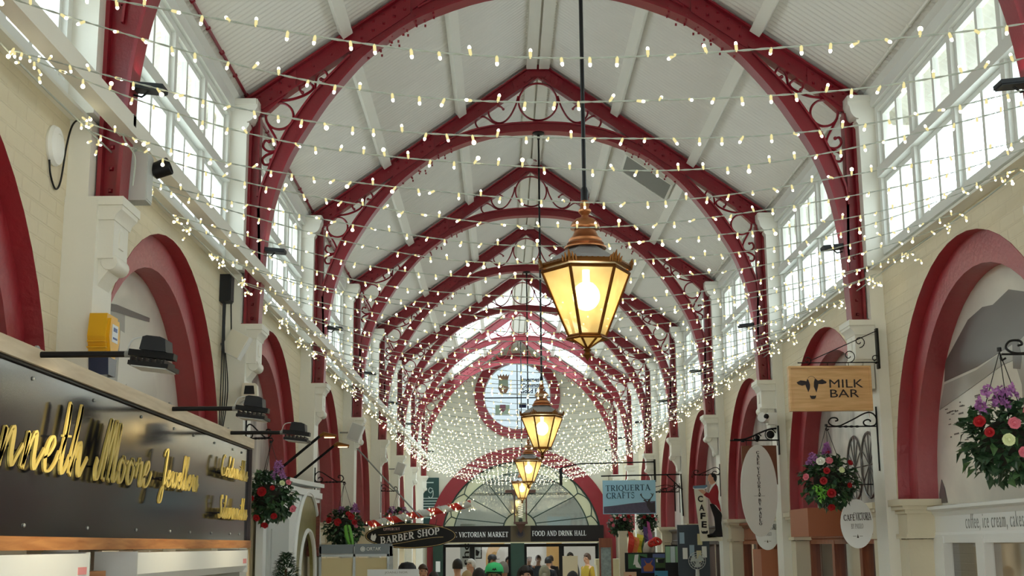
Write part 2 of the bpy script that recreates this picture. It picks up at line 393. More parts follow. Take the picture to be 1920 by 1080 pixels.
# ridge boards
b = MB()
for q in range(-2, NT):
    y0 = max(YSTART, Y0 + BAY * q + .16); y1 = min(YEND, Y0 + BAY * (q + 1))
    for a, c in ((-.135, -.012), (.012, .135)): b.box(a, c, y0, y1, 7.50, 7.60)
    b.box(-.16, .16, y0, y1, 7.555, 7.66)
struct(b.obj('trim_50', OFFW))
# half round rib strips on the roof beside each truss
# end wall with fanlight arch and round window
FR = 2.23; FZ = 2.08; FX = .06; RWX, RWZ, RWR = -.02, 6.11, .95
def circ(cx_, cz, R, n, a0=0, a1=2 * PI): return [(cx_ + R * math.cos(a0 + (a1 - a0) * i / n), cz + R * math.sin(a0 + (a1 - a0) * i / n)) for i in range(n + 1)]
outer = [(-3.1, 0), (-3.1, 5.5), (-3.1, 5.6), (0, 7.8), (3.1, 5.6), (3.1, 0), (FX + FR, 0)] + circ(FX, FZ, FR, 40, 0, PI) + [(FX - FR, 0)]
hole = circ(RWX, RWZ, RWR, 48)[:-1]
b = MB(); allp = outer + hole
tr = tessellate_polygon([[Vector((x, z, 0)) for x, z in outer], [Vector((x, z, 0)) for x, z in hole]])
n = len(allp)
b.add([(x, YEND, z) for x, z in allp] + [(x, YEND + .3, z) for x, z in allp], [tuple(t) for t in tr] + [tuple(i + n for i in t) for t in tr])
no = len(outer)
b.strip([(x, YEND, z) for x, z in hole + hole[:1]], [(x, YEND + .3, z) for x, z in hole + hole[:1]])
b.strip([(x, YEND, z) for x, z in outer[6:]], [(x, YEND + .3, z) for x, z in outer[6:]])
struct(b.obj('wall_end', mat('end_wall_paint', (206, 203, 186), .55, var=.04, scale=2)))
b = MB()
b.prism([(-3.1, 0), (-3.1, 5.5), (0, 7.8), (3.1, 5.5), (3.1, 0), (1.7, 0), (1.7, 2.7), (-1.7, 2.7), (-1.7, 0)], YSTART - .2, YSTART)
struct(b.obj('wall_entrance', MATS['end_wall_paint']))
def ring_mb(cx_, cz, ra, rb, n, a0, a1, y0, y1):
    b = MB(); A = circ(cx_, cz, ra, n, a0, a1); B = circ(cx_, cz, rb, n, a0, a1)
    b.strip([(x, y0, z) for x, z in A], [(x, y0, z) for x, z in B]); b.strip([(x, y0, z) for x, z in B], [(x, y1, z) for x, z in B])
    b.strip([(x, y0, z) for x, z in A], [(x, y1, z) for x, z in A]); return b
b = ring_mb(FX, FZ, FR - .02, FR + .36, 40, 0, PI, YEND - .07, YEND + .1)
for s_ in (-1, 1): b.box(FX + s_ * (FR - .02), FX + s_ * (FR + .36), YEND - .07, YEND + .02, 0, FZ)
struct(b.obj('trim_51', RED, smooth=40))
b = ring_mb(RWX, RWZ, RWR - .01, RWR + .25, 48, 0, 2 * PI, YEND - .06, YEND + .15)
struct(b.obj('trim_52', RED, smooth=40))
# food hall seen through the doors
b = MB(); b.box(-5, 5, 47, 47.2, 0, 5); b.box(-5.2, -5, YEND + .3, 47, 0, 5); b.box(5, 5.2, YEND + .3, 47, 0, 5); b.box(-5, 5, YEND + .3, 47, 4.8, 5)
b.box(-5, -3.1, YEND + .28, YEND + .3, 0, 5); b.box(3.1, 5, YEND + .28, YEND + .3, 0, 5)
struct(b.obj('wall_back', WHITE))
# ================================================================== ROOF TRUSSES
INTR = [(0, 6.745), (.35, 6.725), (.7, 6.655), (1.18, 6.462), (1.55, 6.19), (1.74, 5.99), (1.93, 5.745), (2.09, 5.49), (2.21, 5.28), (2.29, 5.09), (2.36, 4.85), (2.405, 4.6), (2.425, 4.4), (2.445, 4.0), (2.452, 3.79)]
EXTR = [(0, 6.87), (.31, 6.856), (.683, 6.80), (.97, 6.70), (1.243, 6.545), (1.45, 6.395), (1.656, 6.25), (1.925, 5.965), (2.083, 5.777), (2.20, 5.60), (2.285, 5.465), (2.372, 5.266), (2.437, 5.091), (2.485, 4.95), (2.50, 4.80)]
TH = .16                                     # flange width (depth of the truss along the hall)
WB = (.055, .105)                            # web plate within that depth
def mirror(p, s): return [(s * x, z) for x, z in p]
intr = [(v.x, v.y) for v in spline([Vector((a, c, 0)) for a, c in INTR], 3)]
extr = [(v.x, v.y) for v in spline([Vector((a, c, 0)) for a, c in EXTR], 3)]
def rivet(b, x, z, y, r=.012, s=-1):
    b.add([(x - r, y, z - r), (x + r, y, z - r), (x + r, y, z + r), (x - r, y, z + r), (x - r * .5, y + s * r, z - r * .5), (x + r * .5, y + s * r, z - r * .5), (x + r * .5, y + s * r, z + r * .5), (x - r * .5, y + s * r, z + r * .5)],
          [(0, 1, 5, 4), (1, 2, 6, 5), (2, 3, 7, 6), (3, 0, 4, 7), (4, 5, 6, 7)])
def flange(b, path, off, th, y0, y1):
    """a strip of plate that follows a path, th thick towards off"""
    P = [Vector((x, z, 0)) for x, z in path]; Q = []
    for i, p in enumerate(P):
        t = (P[min(i + 1, len(P) - 1)] - P[max(i - 1, 0)]).normalized(); nn = Vector((-t.y, t.x, 0)) * off; Q.append(p + nn * th)
    poly = [(p.x, p.y) for p in P] + [(q.x, q.y) for q in reversed(Q)]
    n = len(P)
    vs = [(x, y0, z) for x, z in poly] + [(x, y1, z) for x, z in poly]; m = 2 * n; fs = []
    for i in range(n - 1):
        j = m - 1 - i; fs += [(i, i + 1, j - 1, j), (m + i, m + i + 1, m + j - 1, m + j), (i, i + 1, m + i + 1, m + i), (j, j - 1, m + j - 1, m + j)]
    fs += [(0, m - 1, 2 * m - 1, m), (n - 1, n, m + n, m + n - 1)]
    b.add(vs, fs)
def rafter(s):
    b = MB()
    # sloping web, top flange, bottom flange
    top = [(0, 7.61), (2.68, 7.61 - RS * 2.68)]; bot = [(0, 7.61 - .195), (2.50, 7.61 - .195 - RS * 2.50)]
    b.prism(mirror([top[0], top[1], (2.62, 5.62), (2.50, 5.62), bot[1], bot[0]], s), WB[0], WB[1])
    b.prism(mirror([(0, 7.612), (2.69, 7.612 - RS * 2.69), (2.69, 7.59 - RS * 2.69), (0, 7.59)], s), 0, TH)
    b.prism(mirror([(.05, 7.415 - RS * .05), (1.2, 7.415 - RS * 1.2), (1.2, 7.435 - RS * 1.2), (.05, 7.435 - RS * .05)], s), .02, TH - .02)
    b.prism(mirror([(1.7, 7.415 - RS * 1.7), (2.48, 7.415 - RS * 2.48), (2.48, 7.435 - RS * 2.48), (1.7, 7.435 - RS * 1.7)], s), .02, TH - .02)
    # splice plates
    b.prism(mirror([(0, 7.585), (.30, 7.585 - RS * .30), (.27, 7.43 - RS * .27), (.05, 7.42), (0, 7.42)], s), .035, .125)
    b.prism(mirror([(1.22, 7.57 - RS * 1.22), (1.70, 7.57 - RS * 1.70), (1.70, 7.40 - RS * 1.7), (1.22, 7.40 - RS * 1.22)], s), .042, .118)
    b.prism(mirror([(2.2, 7.58 - RS * 2.2), (2.60, 7.58 - RS * 2.6), (2.60, 5.64), (2.46, 5.62), (2.2, 7.43 - RS * 2.2)], s), .042, .118)
    for x in (.08, .16, .24, 1.27, 1.36, 1.45, 1.54, 1.64, 2.25, 2.33, 2.41, 2.5): 
        for d in (.055, .14): rivet(b, s * x, 7.61 - d - RS * x, .04)
    for i in range(13): rivet(b, s * (.4 + i * .15), 7.61 - .1 - RS * (.4 + i * .15), .055, .009)
    return b.mesh('rafter', RED)
def arch():
    b = MB()
    for s in (-1, 1):
        n = min(len(intr), len(extr))
        I = [(s * x, z) for x, z in intr]; E = [(s * x, z) for x, z in extr]
        # web between the two curves
        for y in WB:
            b.add([(x, y, z) for x, z in I[:n]] + [(x, y, z) for x, z in E[:n]], [(i, i + 1, n + i + 1, n + i) for i in range(n - 1)])
        flange(b, I, s * -1 * -1, .022, .0, TH)
        flange(b, [p for p in E if abs(p[0]) < 1.2], -s, .018, .025, TH - .025); flange(b, [p for p in E if abs(p[0]) > 1.7], -s, .016, .025, TH - .025)
        for i in range(6, len(I) - 8, 1):
            x, z = I[i]; x2, z2 = I[i + 1]; t = Vector((x2 - x, z2 - z)).normalized()
            rivet(b, x - t.y * -s * 0 + (-x) * 0, z + .0 + .05 * 1, WB[0], .008) if abs(x) < 1.9 else None
        for x in (1.28, 1.38, 1.48, 1.58): 
            for d in (.30, .36): rivet(b, s * x, 7.61 - d - RS * x, WB[0], .011)
        # bolted lugs along the soffit
        for t in range(7):
            x = 1.02 + t * .075; 
            zz = [p for p in intr if p[0] >= x][0][1]
            b.box(s * x - .008, s * x + .008, .02, .035, zz - .016, zz + .004); b.box(s * x - .008, s * x + .008, TH - .035, TH - .02, zz - .016, zz + .004)
    return b.mesh('arch_rib', RED, 35)
def leg(s):
    b = MB()
    b.prism(mirror([(2.575, 3.79), (2.575, 5.66), (2.49, 5.66), (2.485, 4.95), (2.452, 4.2), (2.452, 3.79)], s), WB[0], WB[1])
    b.prism(mirror([(2.575, 3.79), (2.575, 5.62), (2.553, 5.62), (2.553, 3.79)], s), 0, TH)
    b.prism(mirror([(2.505, 4.9), (2.505, 5.6), (2.488, 5.6), (2.488, 4.9)], s), .02, TH - .02)
    b.prism(mirror([(2.445, 3.79), (2.60, 3.79), (2.60, 3.805), (2.445, 3.805)], s), -.04, TH + .04)
    for i in range(5): rivet(b, s * 2.515, 3.86 + i * .12, WB[0], .012)
    return b.mesh('leg', RED)
def ringm(cx_, cz, r):
    b = MB(); b.tube([(cx_ + r * math.cos(t * 2 * PI / 40), .08, cz + r * math.sin(t * 2 * PI / 40)) for t in range(40)], .011, 8, True, flat=.022, ref=(0, 1, 0))
    return b.mesh('ring', RED, 60)
def scroll(pts, s):
    b = MB(); P = spline([(s * x, .08, z) for x, z in pts], 6); n = len(P)
    b.tube(P, [.011] * n, 8, False, flat=.02, ref=(0, 1, 0)); b.ball(P[-1], .017, .02, .017, 8, 6)
    return b.mesh('scroll', RED, 60)
SCR = [[(.235, 7.19), (.265, 7.08), (.33, 6.95), (.40, 6.88), (.47, 6.865), (.54, 6.90), (.582, 6.975), (.56, 7.045), (.50, 7.078), (.44, 7.065), (.41, 7.035)],
       [(.45, 6.85), (.53, 6.87), (.59, 6.915), (.645, 6.943), (.705, 6.93), (.736, 6.87), (.71, 6.81), (.655, 6.79), (.61, 6.812)],
       [(2.40, 5.755), (2.33, 5.758), (2.225, 5.773), (2.131, 5.807), (2.066, 5.85), (2.055, 5.89), (2.10, 5.918), (2.155, 5.897), (2.165, 5.857), (2.146, 5.832)],
       [(2.037, 5.856), (2.032, 5.93), (2.012, 5.996), (1.965, 6.026), (1.931, 5.986), (1.944, 5.946), (1.987, 5.951)],
       [(2.446, 5.575), (2.407, 5.502), (2.357, 5.41), (2.342, 5.35), (2.37, 5.31), (2.43, 5.31), (2.468, 5.35), (2.455, 5.399), (2.42, 5.395)],
       [(2.36, 5.31), (2.40, 5.29), (2.445, 5.27), (2.472, 5.237), (2.456, 5.193), (2.412, 5.193), (2.399, 5.23)]]
TM = {'rafter': [rafter(s) for s in (-1, 1)], 'arch_rib': [arch()], 'leg': [leg(s) for s in (-1, 1)],
      'ring': [ringm(0, 7.122, .228), ringm(-2.335, 5.62, .118), ringm(2.335, 5.62, .118)], 'scroll': [scroll(p, s) for p in SCR for s in (-1, 1)]}
for k in range(-1, NT):
    t = thing('roof_truss', 'red arched iron roof truss with scrollwork, ' + (ORD[k] + ' from the near end of the hall' if k >= 0 else 'above the near end of hall'), 'roof truss', (0, Y0 + BAY * k, 0), 0, 'red iron roof trusses')
    for nm, ms in TM.items():
        for me in ms:
            o = bpy.data.objects.new(nm, me); COL.objects.link(o); o.parent = t
# ================================================================== HANGING LANTERNS
PHS = math.radians(6)
def hexp(R, z): return [Vector((R * math.cos(PHS + k * PI / 3 + PI), R * math.sin(PHS + k * PI / 3 + PI), z)) for k in range(6)]
lant = {}
b = MB(); b.lathe([(.011, 3.80), (.011, 6.74)], n=10); b.lathe([(.02, 3.78), (.02, 3.85), (.014, 3.87)], n=10); b.lathe([(.016, 6.66), (.016, 6.72), (.07, 6.73), (.07, 6.75)], n=12); lant['rod'] = b.mesh('rod', BLACK, 40)
b = MB(); R1, R2, R3 = hexp(.235, 3.44), hexp(.19, 3.475), hexp(.09, 3.535); b.loft([hexp(.235, 3.43), R1, R2, R3, hexp(.085, 3.545)]); lant['roof'] = b.mesh('roof', ZINC)
b = MB(); b.lathe([(.112, 3.535), (.112, 3.542), (.095, 3.552), (.10, 3.56), (.088, 3.572), (.088, 3.585), (.07, 3.60), (.058, 3.625), (.055, 3.65)], n=20)
b.lathe([(.078, 3.642), (.08, 3.648), (.077, 3.66), (.07, 3.675), (.05, 3.695), (.022, 3.705), (.018, 3.715), (.034, 3.735), (.034, 3.745), (.02, 3.76), (.026, 3.775), (.018, 3.80)], n=20); lant['chimney'] = b.mesh('chimney', COPPER, 35)
b = MB(); T = hexp(.232, 3.405); TT = hexp(.238, 3.435); Bm = hexp(.096, 3.065)
for k in range(6):
    k2 = (k + 1) % 6
    b.tube([T[k], Bm[k]], .0085, 5); b.tube([T[k], T[k2]], .010, 5); b.tube([TT[k], TT[k2]], .014, 6); b.tube([Bm[k], Bm[k2]], .009, 5)
    q = Bm[k] * 1.12; q2 = Bm[k2] * 1.12; q.z = q2.z = 3.052; b.tube([q, q2], .008, 5); b.tube([Bm[k], Vector((0, 0, 3.0))], .007, 5)
lant['frame'] = b.mesh('frame', BRASS, 50)
b = MB()
for k in range(6):
    d = Vector((TT[k].x, TT[k].y, 0)).normalized(); sd = Vector((-d.y, d.x, 0)); c = TT[k] * 1.0
    for a, h, w in ((0, .05, .02), (-.02, .034, .014), (.02, .034, .014), (-.036, .02, .01), (.036, .02, .01)):
        p = c + sd * a; b.tube([p - Vector((0, 0, .01)), p + Vector((0, 0, h * .5)) + d * .004, p + Vector((0, 0, h)) + d * .014], [w * .6, w * .5, .002], 5)
    k2 = (k + 1) % 6
    for i in range(1, 8): p = TT[k].lerp(TT[k2], i / 8); b.ball((p.x, p.y, p.z + .008), .012, .012, .008, 6, 4)
lant['cresting'] = b.mesh('cresting', BRASS, 50)
b = MB(); b.lathe([(.008, 3.005), (.022, 2.995), (.014, 2.985), (.02, 2.975), (.026, 2.968), (.012, 2.955), (.002, 2.935)], n=12); lant['finial'] = b.mesh('finial', BRASS, 50)
def pane_mat():
    m = bpy.data.materials.new('lantern_glass'); m.use_nodes = True; n = m.node_tree; n.nodes.clear()
    tr = n.nodes.new('ShaderNodeBsdfTransparent'); tr.inputs[0].default_value = rgb(255, 246, 214)
    tl = n.nodes.new('ShaderNodeBsdfTranslucent'); tl.inputs[0].default_value = rgb(255, 236, 184)
    gl = n.nodes.new('ShaderNodeBsdfGlossy'); gl.inputs['Roughness'].default_value = .1
    q = n.nodes.new('ShaderNodeTexNoise'); q.inputs['Scale'].default_value = 9; t = n.nodes.new('ShaderNodeTexCoord'); n.links.new(t.outputs['Object'], q.inputs['Vector'])
    rp = n.nodes.new('ShaderNodeMapRange'); rp.inputs[3].default_value = .35; rp.inputs[4].default_value = .75; n.links.new(q.outputs['Fac'], rp.inputs[0])
    a = n.nodes.new('ShaderNodeMixShader'); n.links.new(rp.outputs[0], a.inputs[0]); n.links.new(tr.outputs[0], a.inputs[1]); n.links.new(tl.outputs[0], a.inputs[2])
    c = n.nodes.new('ShaderNodeMixShader'); c.inputs[0].default_value = .06; n.links.new(a.outputs[0], c.inputs[1]); n.links.new(gl.outputs[0], c.inputs[2])
    o = n.nodes.new('ShaderNodeOutputMaterial'); n.links.new(c.outputs[0], o.inputs[0]); return m
PANE = pane_mat()
panes = []
for k in range(6):
    k2 = (k + 1) % 6; b = MB(); b.add([T[k], T[k2], Bm[k2], Bm[k]], [(0, 1, 2, 3)]); panes.append(b.mesh('pane', PANE))
    b = MB(); b.add([Bm[k], Bm[k2], Vector((0, 0, 3.0))], [(0, 1, 2)]); panes.append(b.mesh('pane', PANE))
b = MB(); b.ball((0, 0, 3.28), .072, .072, .078, 16, 12); b.lathe([(.02, 3.34), (.02, 3.42)], n=10); lant['bulb'] = b.mesh('bulb', emis('lantern_bulb_glow', (255, 226, 160), 12, False), 60)
LL = ['large lit copper lantern hanging nearest, in the middle of the hall', 'second lit copper lantern, in front of the round window', 'small far lit lantern hanging just above the fanlight doors', 'farthest lantern, hidden among the fairy lights']
for j, k in enumerate((0, 2, 4, 6)):
    t = thing('hanging_lantern', LL[j], 'lantern', (0, Y0 + BAY * k + .08, 0), 0, 'copper lanterns hung from the trusses')
    for nm, me in lant.items():
        o = bpy.data.objects.new(nm, me); COL.objects.link(o); o.parent = t
    for me in panes:
        o = bpy.data.objects.new('pane', me); COL.objects.link(o); o.parent = t
    point('lantern_lamp', (0, Y0 + BAY * k + .08, 3.29), 30, (1, .84, .58), .075)
# ================================================================== FAIRY LIGHTS
random.seed(4)
b = MB(); b.lathe([(.0015, .004), (.005, .0), (.0056, -.004), (.0056, -.021), (.005, -.024)], n=7); b.mi = 1; b.lathe([(.0056, -.021), (.0058, -.026), (.004, -.031), (.001, -.0325)], n=7)
BULBB = emis('fairy_light_body', (250, 236, 168), 1.0); BULBT = emis('fairy_light_tip', (255, 246, 220), 9.0); BULBG = emis('fairy_light_glow', (255, 240, 190), 16.0)
bulb_me = b.mesh('bulb', [BULBB, BULBT], 50)
b.mi = 1; b.ball((0, 0, -.030), .0092, .0092, .0092, 10, 7); bulb_big = b.mesh('bulb', [BULBB, BULBG], 50)  # tip ball enlarged to imitate the glow around some bulbs
def verts(me): return [v.co.copy() for v in me.vertices], [tuple(p.vertices) for p in me.polygons], [p.material_index for p in me.polygons]
BV = (verts(bulb_me), verts(bulb_big))
FARLAB = 'string of fairy lights in the dense far part of the canopy, beyond the third truss'
NS = 67
for i in range(NS):
    yce = 4.15 + .485 * i + (-.26 if i in (22, 55) else 0); j = i // 2; off = -.06 if i % 2 == 0 else .06
    yend_ = 4.39 + .97 * j + off
    zc_ = 3.605 + random.uniform(-.02, .02); kx = .0735
    def P(x):
        u = x / 2.5; y = yce + (yend_ - yce) * (u * u) ** 1.5
        return Vector((x, y, zc_ + kx * x * x - (.0 if x < 0 else .0) + .012 * math.sin(3 * x + i)))
    near = i < 14
    b = MB(); ns = 120 if near else 40
    xs = [-2.52 + 5.04 * q / ns for q in range(ns + 1)]
    if near:
        for ph in (0, PI):
            b.tube([P(x) + Vector((0, math.cos(x * 55 + ph), math.sin(x * 55 + ph))) * .0022 for x in [-2.52 + 5.04 * q / 260 for q in range(261)]], .0021, 4)
    else: b.tube([P(x) for x in xs], .0032, 4)
    nb = 50; spots = []
    for q in range(nb):
        x = -2.46 + 4.92 * (q + random.uniform(-.12, .12)) / (nb - 1)
        p = P(x); a = random.choice([0, 0, 0, PI, PI, 1.2, -1.2, 2.2, .5, -.5]) + random.uniform(-.35, .35)
        e = Matrix.Rotation(random.uniform(0, 2 * PI), 3, 'Z') @ Matrix.Rotation(a, 3, 'X')
        spots.append((p, e, random.random() < .14))
    for sx_, cnt in ((-1, 4), (1, 3)):
        for q in range(cnt): spots.append((P(sx_ * 2.5) + Vector((random.uniform(-.02, .04), (1 if off > 0 else -1) * random.uniform(-.02, .12), random.uniform(-.07, .01))), Matrix.Rotation(random.uniform(0, 6.28), 3, 'Z') @ Matrix.Rotation(random.uniform(-1.6, 1.6), 3, 'X'), random.random() < .2))
    if i < 30:
        lab = (ORD[i] + ' string of warm white fairy lights counted from the nearest') if i < 24 else 'string of fairy lights crossing the hall around the second lantern'
        o = b.obj('string_light', CABLEW); tag(o, lab, 'string lights', 'fairy light strings across the hall' if i < 24 else 'fairy light strings around the second lantern')
        for p, e, g in spots:
            c = bpy.data.objects.new('bulb', bulb_big if g else bulb_me); COL.objects.link(c); c.parent = o; c.matrix_local = Matrix.Translation(p) @ e.to_4x4()
    else:
        for p, e, g in spots:
            bv, bfaces, bmi = BV[1 if g else 0]; s0 = len(b.v); b.v += [tuple(p + e @ v) for v in bv]; b.f += [tuple(s0 + q for q in fc) for fc in bfaces]; b.m += [1 + (q * 2 if g and q else q) for q in bmi]
        o = b.obj('string_light', [CABLEW, BULBB, BULBT, BULBG]); tag(o, 'string of fairy lights in the dense far part of the canopy, beyond the second lantern', 'string lights', 'far fairy light strings')
for sg, sd in ((-1, 'left'), (1, 'right')):
    b = MB(); P = [(sg * 2.52, 3.8 + q * .5, 4.065 + .008 * math.sin(q * 1.3)) for q in range(66)]
    b.tube(P, .005, 5); tag(b.obj('support_wire', CABLEW), 'thin wire along the %s wall holding the ends of the fairy lights' % sd, 'wire')
# ================================================================== LETTERING
def text_mesh(body, w=None, h=None, ext=.003, bold=0.0, name='lettering', m=None, align='CENTER', sp=1.0):
    c = bpy.data.curves.new(name, 'FONT'); c.body = body; c.size = 1; c.extrude = 0; c.offset = bold; c.align_x = align; c.space_character = sp; c.resolution_u = 3
    o = bpy.data.objects.new(name, c); me = bpy.data.meshes.new_from_object(o)
    xs = [v.co.x for v in me.vertices]; ys = [v.co.y for v in me.vertices]
    x0, x1, y0, y1 = min(xs), max(xs), min(ys), max(ys)
    sx = w / (x1 - x0) if w else None; sy = h / (y1 - y0) if h else None
    sx = sx or sy; sy = sy or sx
    cx_ = (x0 + x1) / 2
    bm = bmesh.new(); bm.from_mesh(me)
    for v in bm.verts: v.co = Vector(((v.co.x - cx_) * sx, (v.co.y - y0) * sy, 0))
    r = bmesh.ops.extrude_face_region(bm, geom=bm.faces[:])
    for e in r['geom']:
        if isinstance(e, bmesh.types.BMVert): e.co.z += ext
    bmesh.ops.recalc_face_normals(bm, faces=bm.faces)
    me2 = bpy.data.meshes.new(name); bm.to_mesh(me2); bm.free()
    bpy.data.objects.remove(o); bpy.data.curves.remove(c); bpy.data.meshes.remove(me)
    if m: me2.materials.append(m)
    return me2
# frames that turn drawing axes (x right, y up, z out) into the hall
FACE_CAM = Matrix(((1, 0, 0), (0, 0, -1), (0, 1, 0))).to_4x4()       # faces -Y
FACE_R = Matrix(((0, 0, 1), (1, 0, 0), (0, 1, 0))).to_4x4()           # on the left wall, faces +X
FACE_L = Matrix(((0, 0, -1), (-1, 0, 0), (0, 1, 0))).to_4x4()         # on the right wall, faces -X
def put(me, name, parent, loc, F=FACE_CAM, rot=0, mt=None):
    o = bpy.data.objects.new(name, me); COL.objects.link(o)
    if mt: me.materials.clear(); me.materials.append(mt)
    o.parent = parent; o.matrix_local = Matrix.Translation(loc) @ F @ Matrix.Rotation(rot, 4, 'Z'); return o
def ribbon(b, pts, wf, z0, z1, n=6, closed=False):
    P = spline([Vector((p[0], p[1], 0)) for p in pts], n) if n > 1 else [Vector((p[0], p[1], 0)) for p in pts]
    A, B = [], []
    for i, p in enumerate(P):
        t = P[min(i + 1, len(P) - 1)] - P[max(i - 1, 0)]; t = t.normalized() if t.length > 1e-9 else Vector((0, 1, 0))
        w = wf(t) / 2; nn = Vector((-t.y, t.x, 0)); A.append(p + nn * w); B.append(p - nn * w)
    m = len(P)
    vs = [Vector((q.x, q.y, z)) for z in (z0, z1) for q in A + B]; fs = []
    for i in range(m - 1):
        fs += [(i, i + 1, m + i + 1, m + i), (2 * m + i, 2 * m + i + 1, 3 * m + i + 1, 3 * m + i), (i, i + 1, 2 * m + i + 1, 2 * m + i), (m + i, m + i + 1, 3 * m + i + 1, 3 * m + i)]
    fs += [(0, m, 3 * m, 2 * m), (m - 1, 2 * m - 1, 4 * m - 1, 3 * m - 1)]
    b.add(vs, fs)
# --- formal pen script: thick down strokes, hairline up strokes (unit = x height)
SCRIPT = {
 'n': (1.15, [[(0, 0), (.22, .95), (.2, .6), (.1, 0)], [(.1, .1), (.5, .93), (.62, .9), (.62, .3), (.72, .02), (.9, .25), (1.15, .6)]]),
 'm': (1.65, [[(0, 0), (.22, .95), (.2, .6), (.1, 0)], [(.1, .1), (.45, .93), (.56, .9), (.52, 0)], [(.52, .1), (.92, .93), (1.04, .9), (1.04, .3), (1.16, .02), (1.4, .25), (1.6, .55)]]),
 'e': (.85, [[(0, .35), (.3, .5), (.52, .8), (.42, 1), (.2, .8), (.08, .4), (.16, .05), (.38, .02), (.65, .25), (.85, .6)]]),
 't': (.65, [[(0, .4), (.32, 1.2), (.36, 2.05), (.3, 1.6), (.18, .4), (.26, .02), (.45, .15), (.65, .55)], [(.05, 1.08), (.6, 1.12)]]),
 'h': (1.15, [[(0, .4), (.36, 1.6), (.42, 2.1), (.34, 1.6), (.1, 0)], [(.1, .1), (.5, .93), (.62, .9), (.62, .3), (.72, .02), (.9, .25), (1.15, .6)]]),
 'o': (.85, [[(.42, .95), (.15, .75), (.06, .35), (.2, .02), (.45, .15), (.6, .6), (.45, .95), (.42, .8), (.6, .72), (.85, .85)]]),
 'r': (.75, [[(0, .3), (.22, 1.02), (.3, .86), (.5, .9), (.46, .5), (.44, .15), (.55, .02), (.75, .4)]]),
 'w': (1.25, [[(0, .5), (.2, .95), (.16, .4), (.28, .02), (.5, .4), (.62, .95), (.58, .4), (.7, .02), (.95, .4), (1.0, .95), (1.05, .8), (1.25, .85)]]),
 'l': (.6, [[(0, .4), (.35, 1.5), (.42, 2.05), (.28, 1.9), (.16, .7), (.24, .02), (.42, .15), (.6, .55)]]),
 's': (.7, [[(0, .2), (.3, 1.0), (.36, .8), (.5, .35), (.36, .02), (.12, .08), (.4, .06), (.7, .5)]]),
 'd': (.95, [[(.55, .85), (.3, .95), (.08, .5), (.14, .05), (.36, .1), (.58, .6)], [(.85, 2.0), (.62, .9), (.56, .3), (.66, .02), (.8, .15), (.95, .5)]]),
 'i': (.55, [[(0, .4), (.22, .95), (.14, .35), (.22, .02), (.4, .2), (.55, .6)], [(.3, 1.35), (.33, 1.42)]]),
 'v': (.85, [[(0, .5), (.2, .95), (.22, .4), (.32, .02), (.6, .4), (.62, .95), (.66, .8), (.85, .8)]]),
 'K': (1.7, [[(.1, 1.4), (.3, 2.0), (.7, 2.1), (.5, 1.1), (.3, .2), (.1, 0), (0, .3)], [(1.45, 2.1), (1.1, 1.5), (.55, 1.05), (.9, .8), (1.1, .1), (1.4, .1), (1.7, .5)]]),
 'M': (1.95, [[(.12, .7), (.02, .35), (.12, .0), (.35, .2), (.62, 1.2), (.95, 2.15), (.86, 1.4), (.72, 0)], [(.72, .1), (1.0, 1.1), (1.4, 2.15), (1.36, 1.4), (1.18, .0)], [(1.18, .1), (1.5, 1.1), (1.8, 2.1), (1.7, 1.2), (1.56, .3), (1.68, .02), (1.95, .4)]]),
 'J': (1.2, [[(.35, 1.75), (.5, 2.05), (.95, 2.2), (.8, 1.2), (.5, -.6), (.15, -1.0), (0, -.75), (.3, -.2), (.8, .15), (1.2, .55)]]),
 'G': (1.4, [[(1.05, 1.85), (.8, 2.1), (.4, 1.7), (.15, .8), (.35, .05), (.75, .15), (.95, .75), (.75, .85)], [(.95, .8), (.85, .2), (1.1, .1), (1.4, .5)]]),
 'S': (1.25, [[(1.05, 1.75), (.95, 2.1), (.6, 1.95), (.6, 1.4), (.8, .7), (.55, .05), (.15, .05), (0, .35), (.4, .15), (.9, .15), (1.25, .5)]])}
def script_word(word, y0, y1, z, xh, parent, m, xo, wmax=.25, wmin=.06, slant=.42):
    """letters standing off the board, reading along +Y"""
    adv = sum(SCRIPT[c][0] for c in word); sx = (y1 - y0) / adv; x = 0
    for c in word:
        a, st = SCRIPT[c]; b = MB()
        for pts in st:
            q = [((x + p[0]) * sx + slant * p[1] * xh * .5, p[1] * xh) for p in pts]
            for zz0, zz1, mi_ in ((0, .008, 0), (-.003, -.0002, 1)):
              b.mi = mi_; ribbon(b, q, lambda t: (wmin + (wmax - wmin) * max(0, abs(t.y) - .25) / .75 * (1 if t.y < 0 else .55)) * min(sx, xh * 1.1), zz0, zz1, 7)
        b.tube([((x + a * .45) * sx + .1 * xh, .5 * xh, -.035), ((x + a * .45) * sx + .1 * xh, .5 * xh, .002)], .004, 6)
        o = b.obj('letter', [m, BLACK]); o.parent = parent; o.matrix_local = Matrix.Translation((xo, y0, z)) @ FACE_R
        x += a
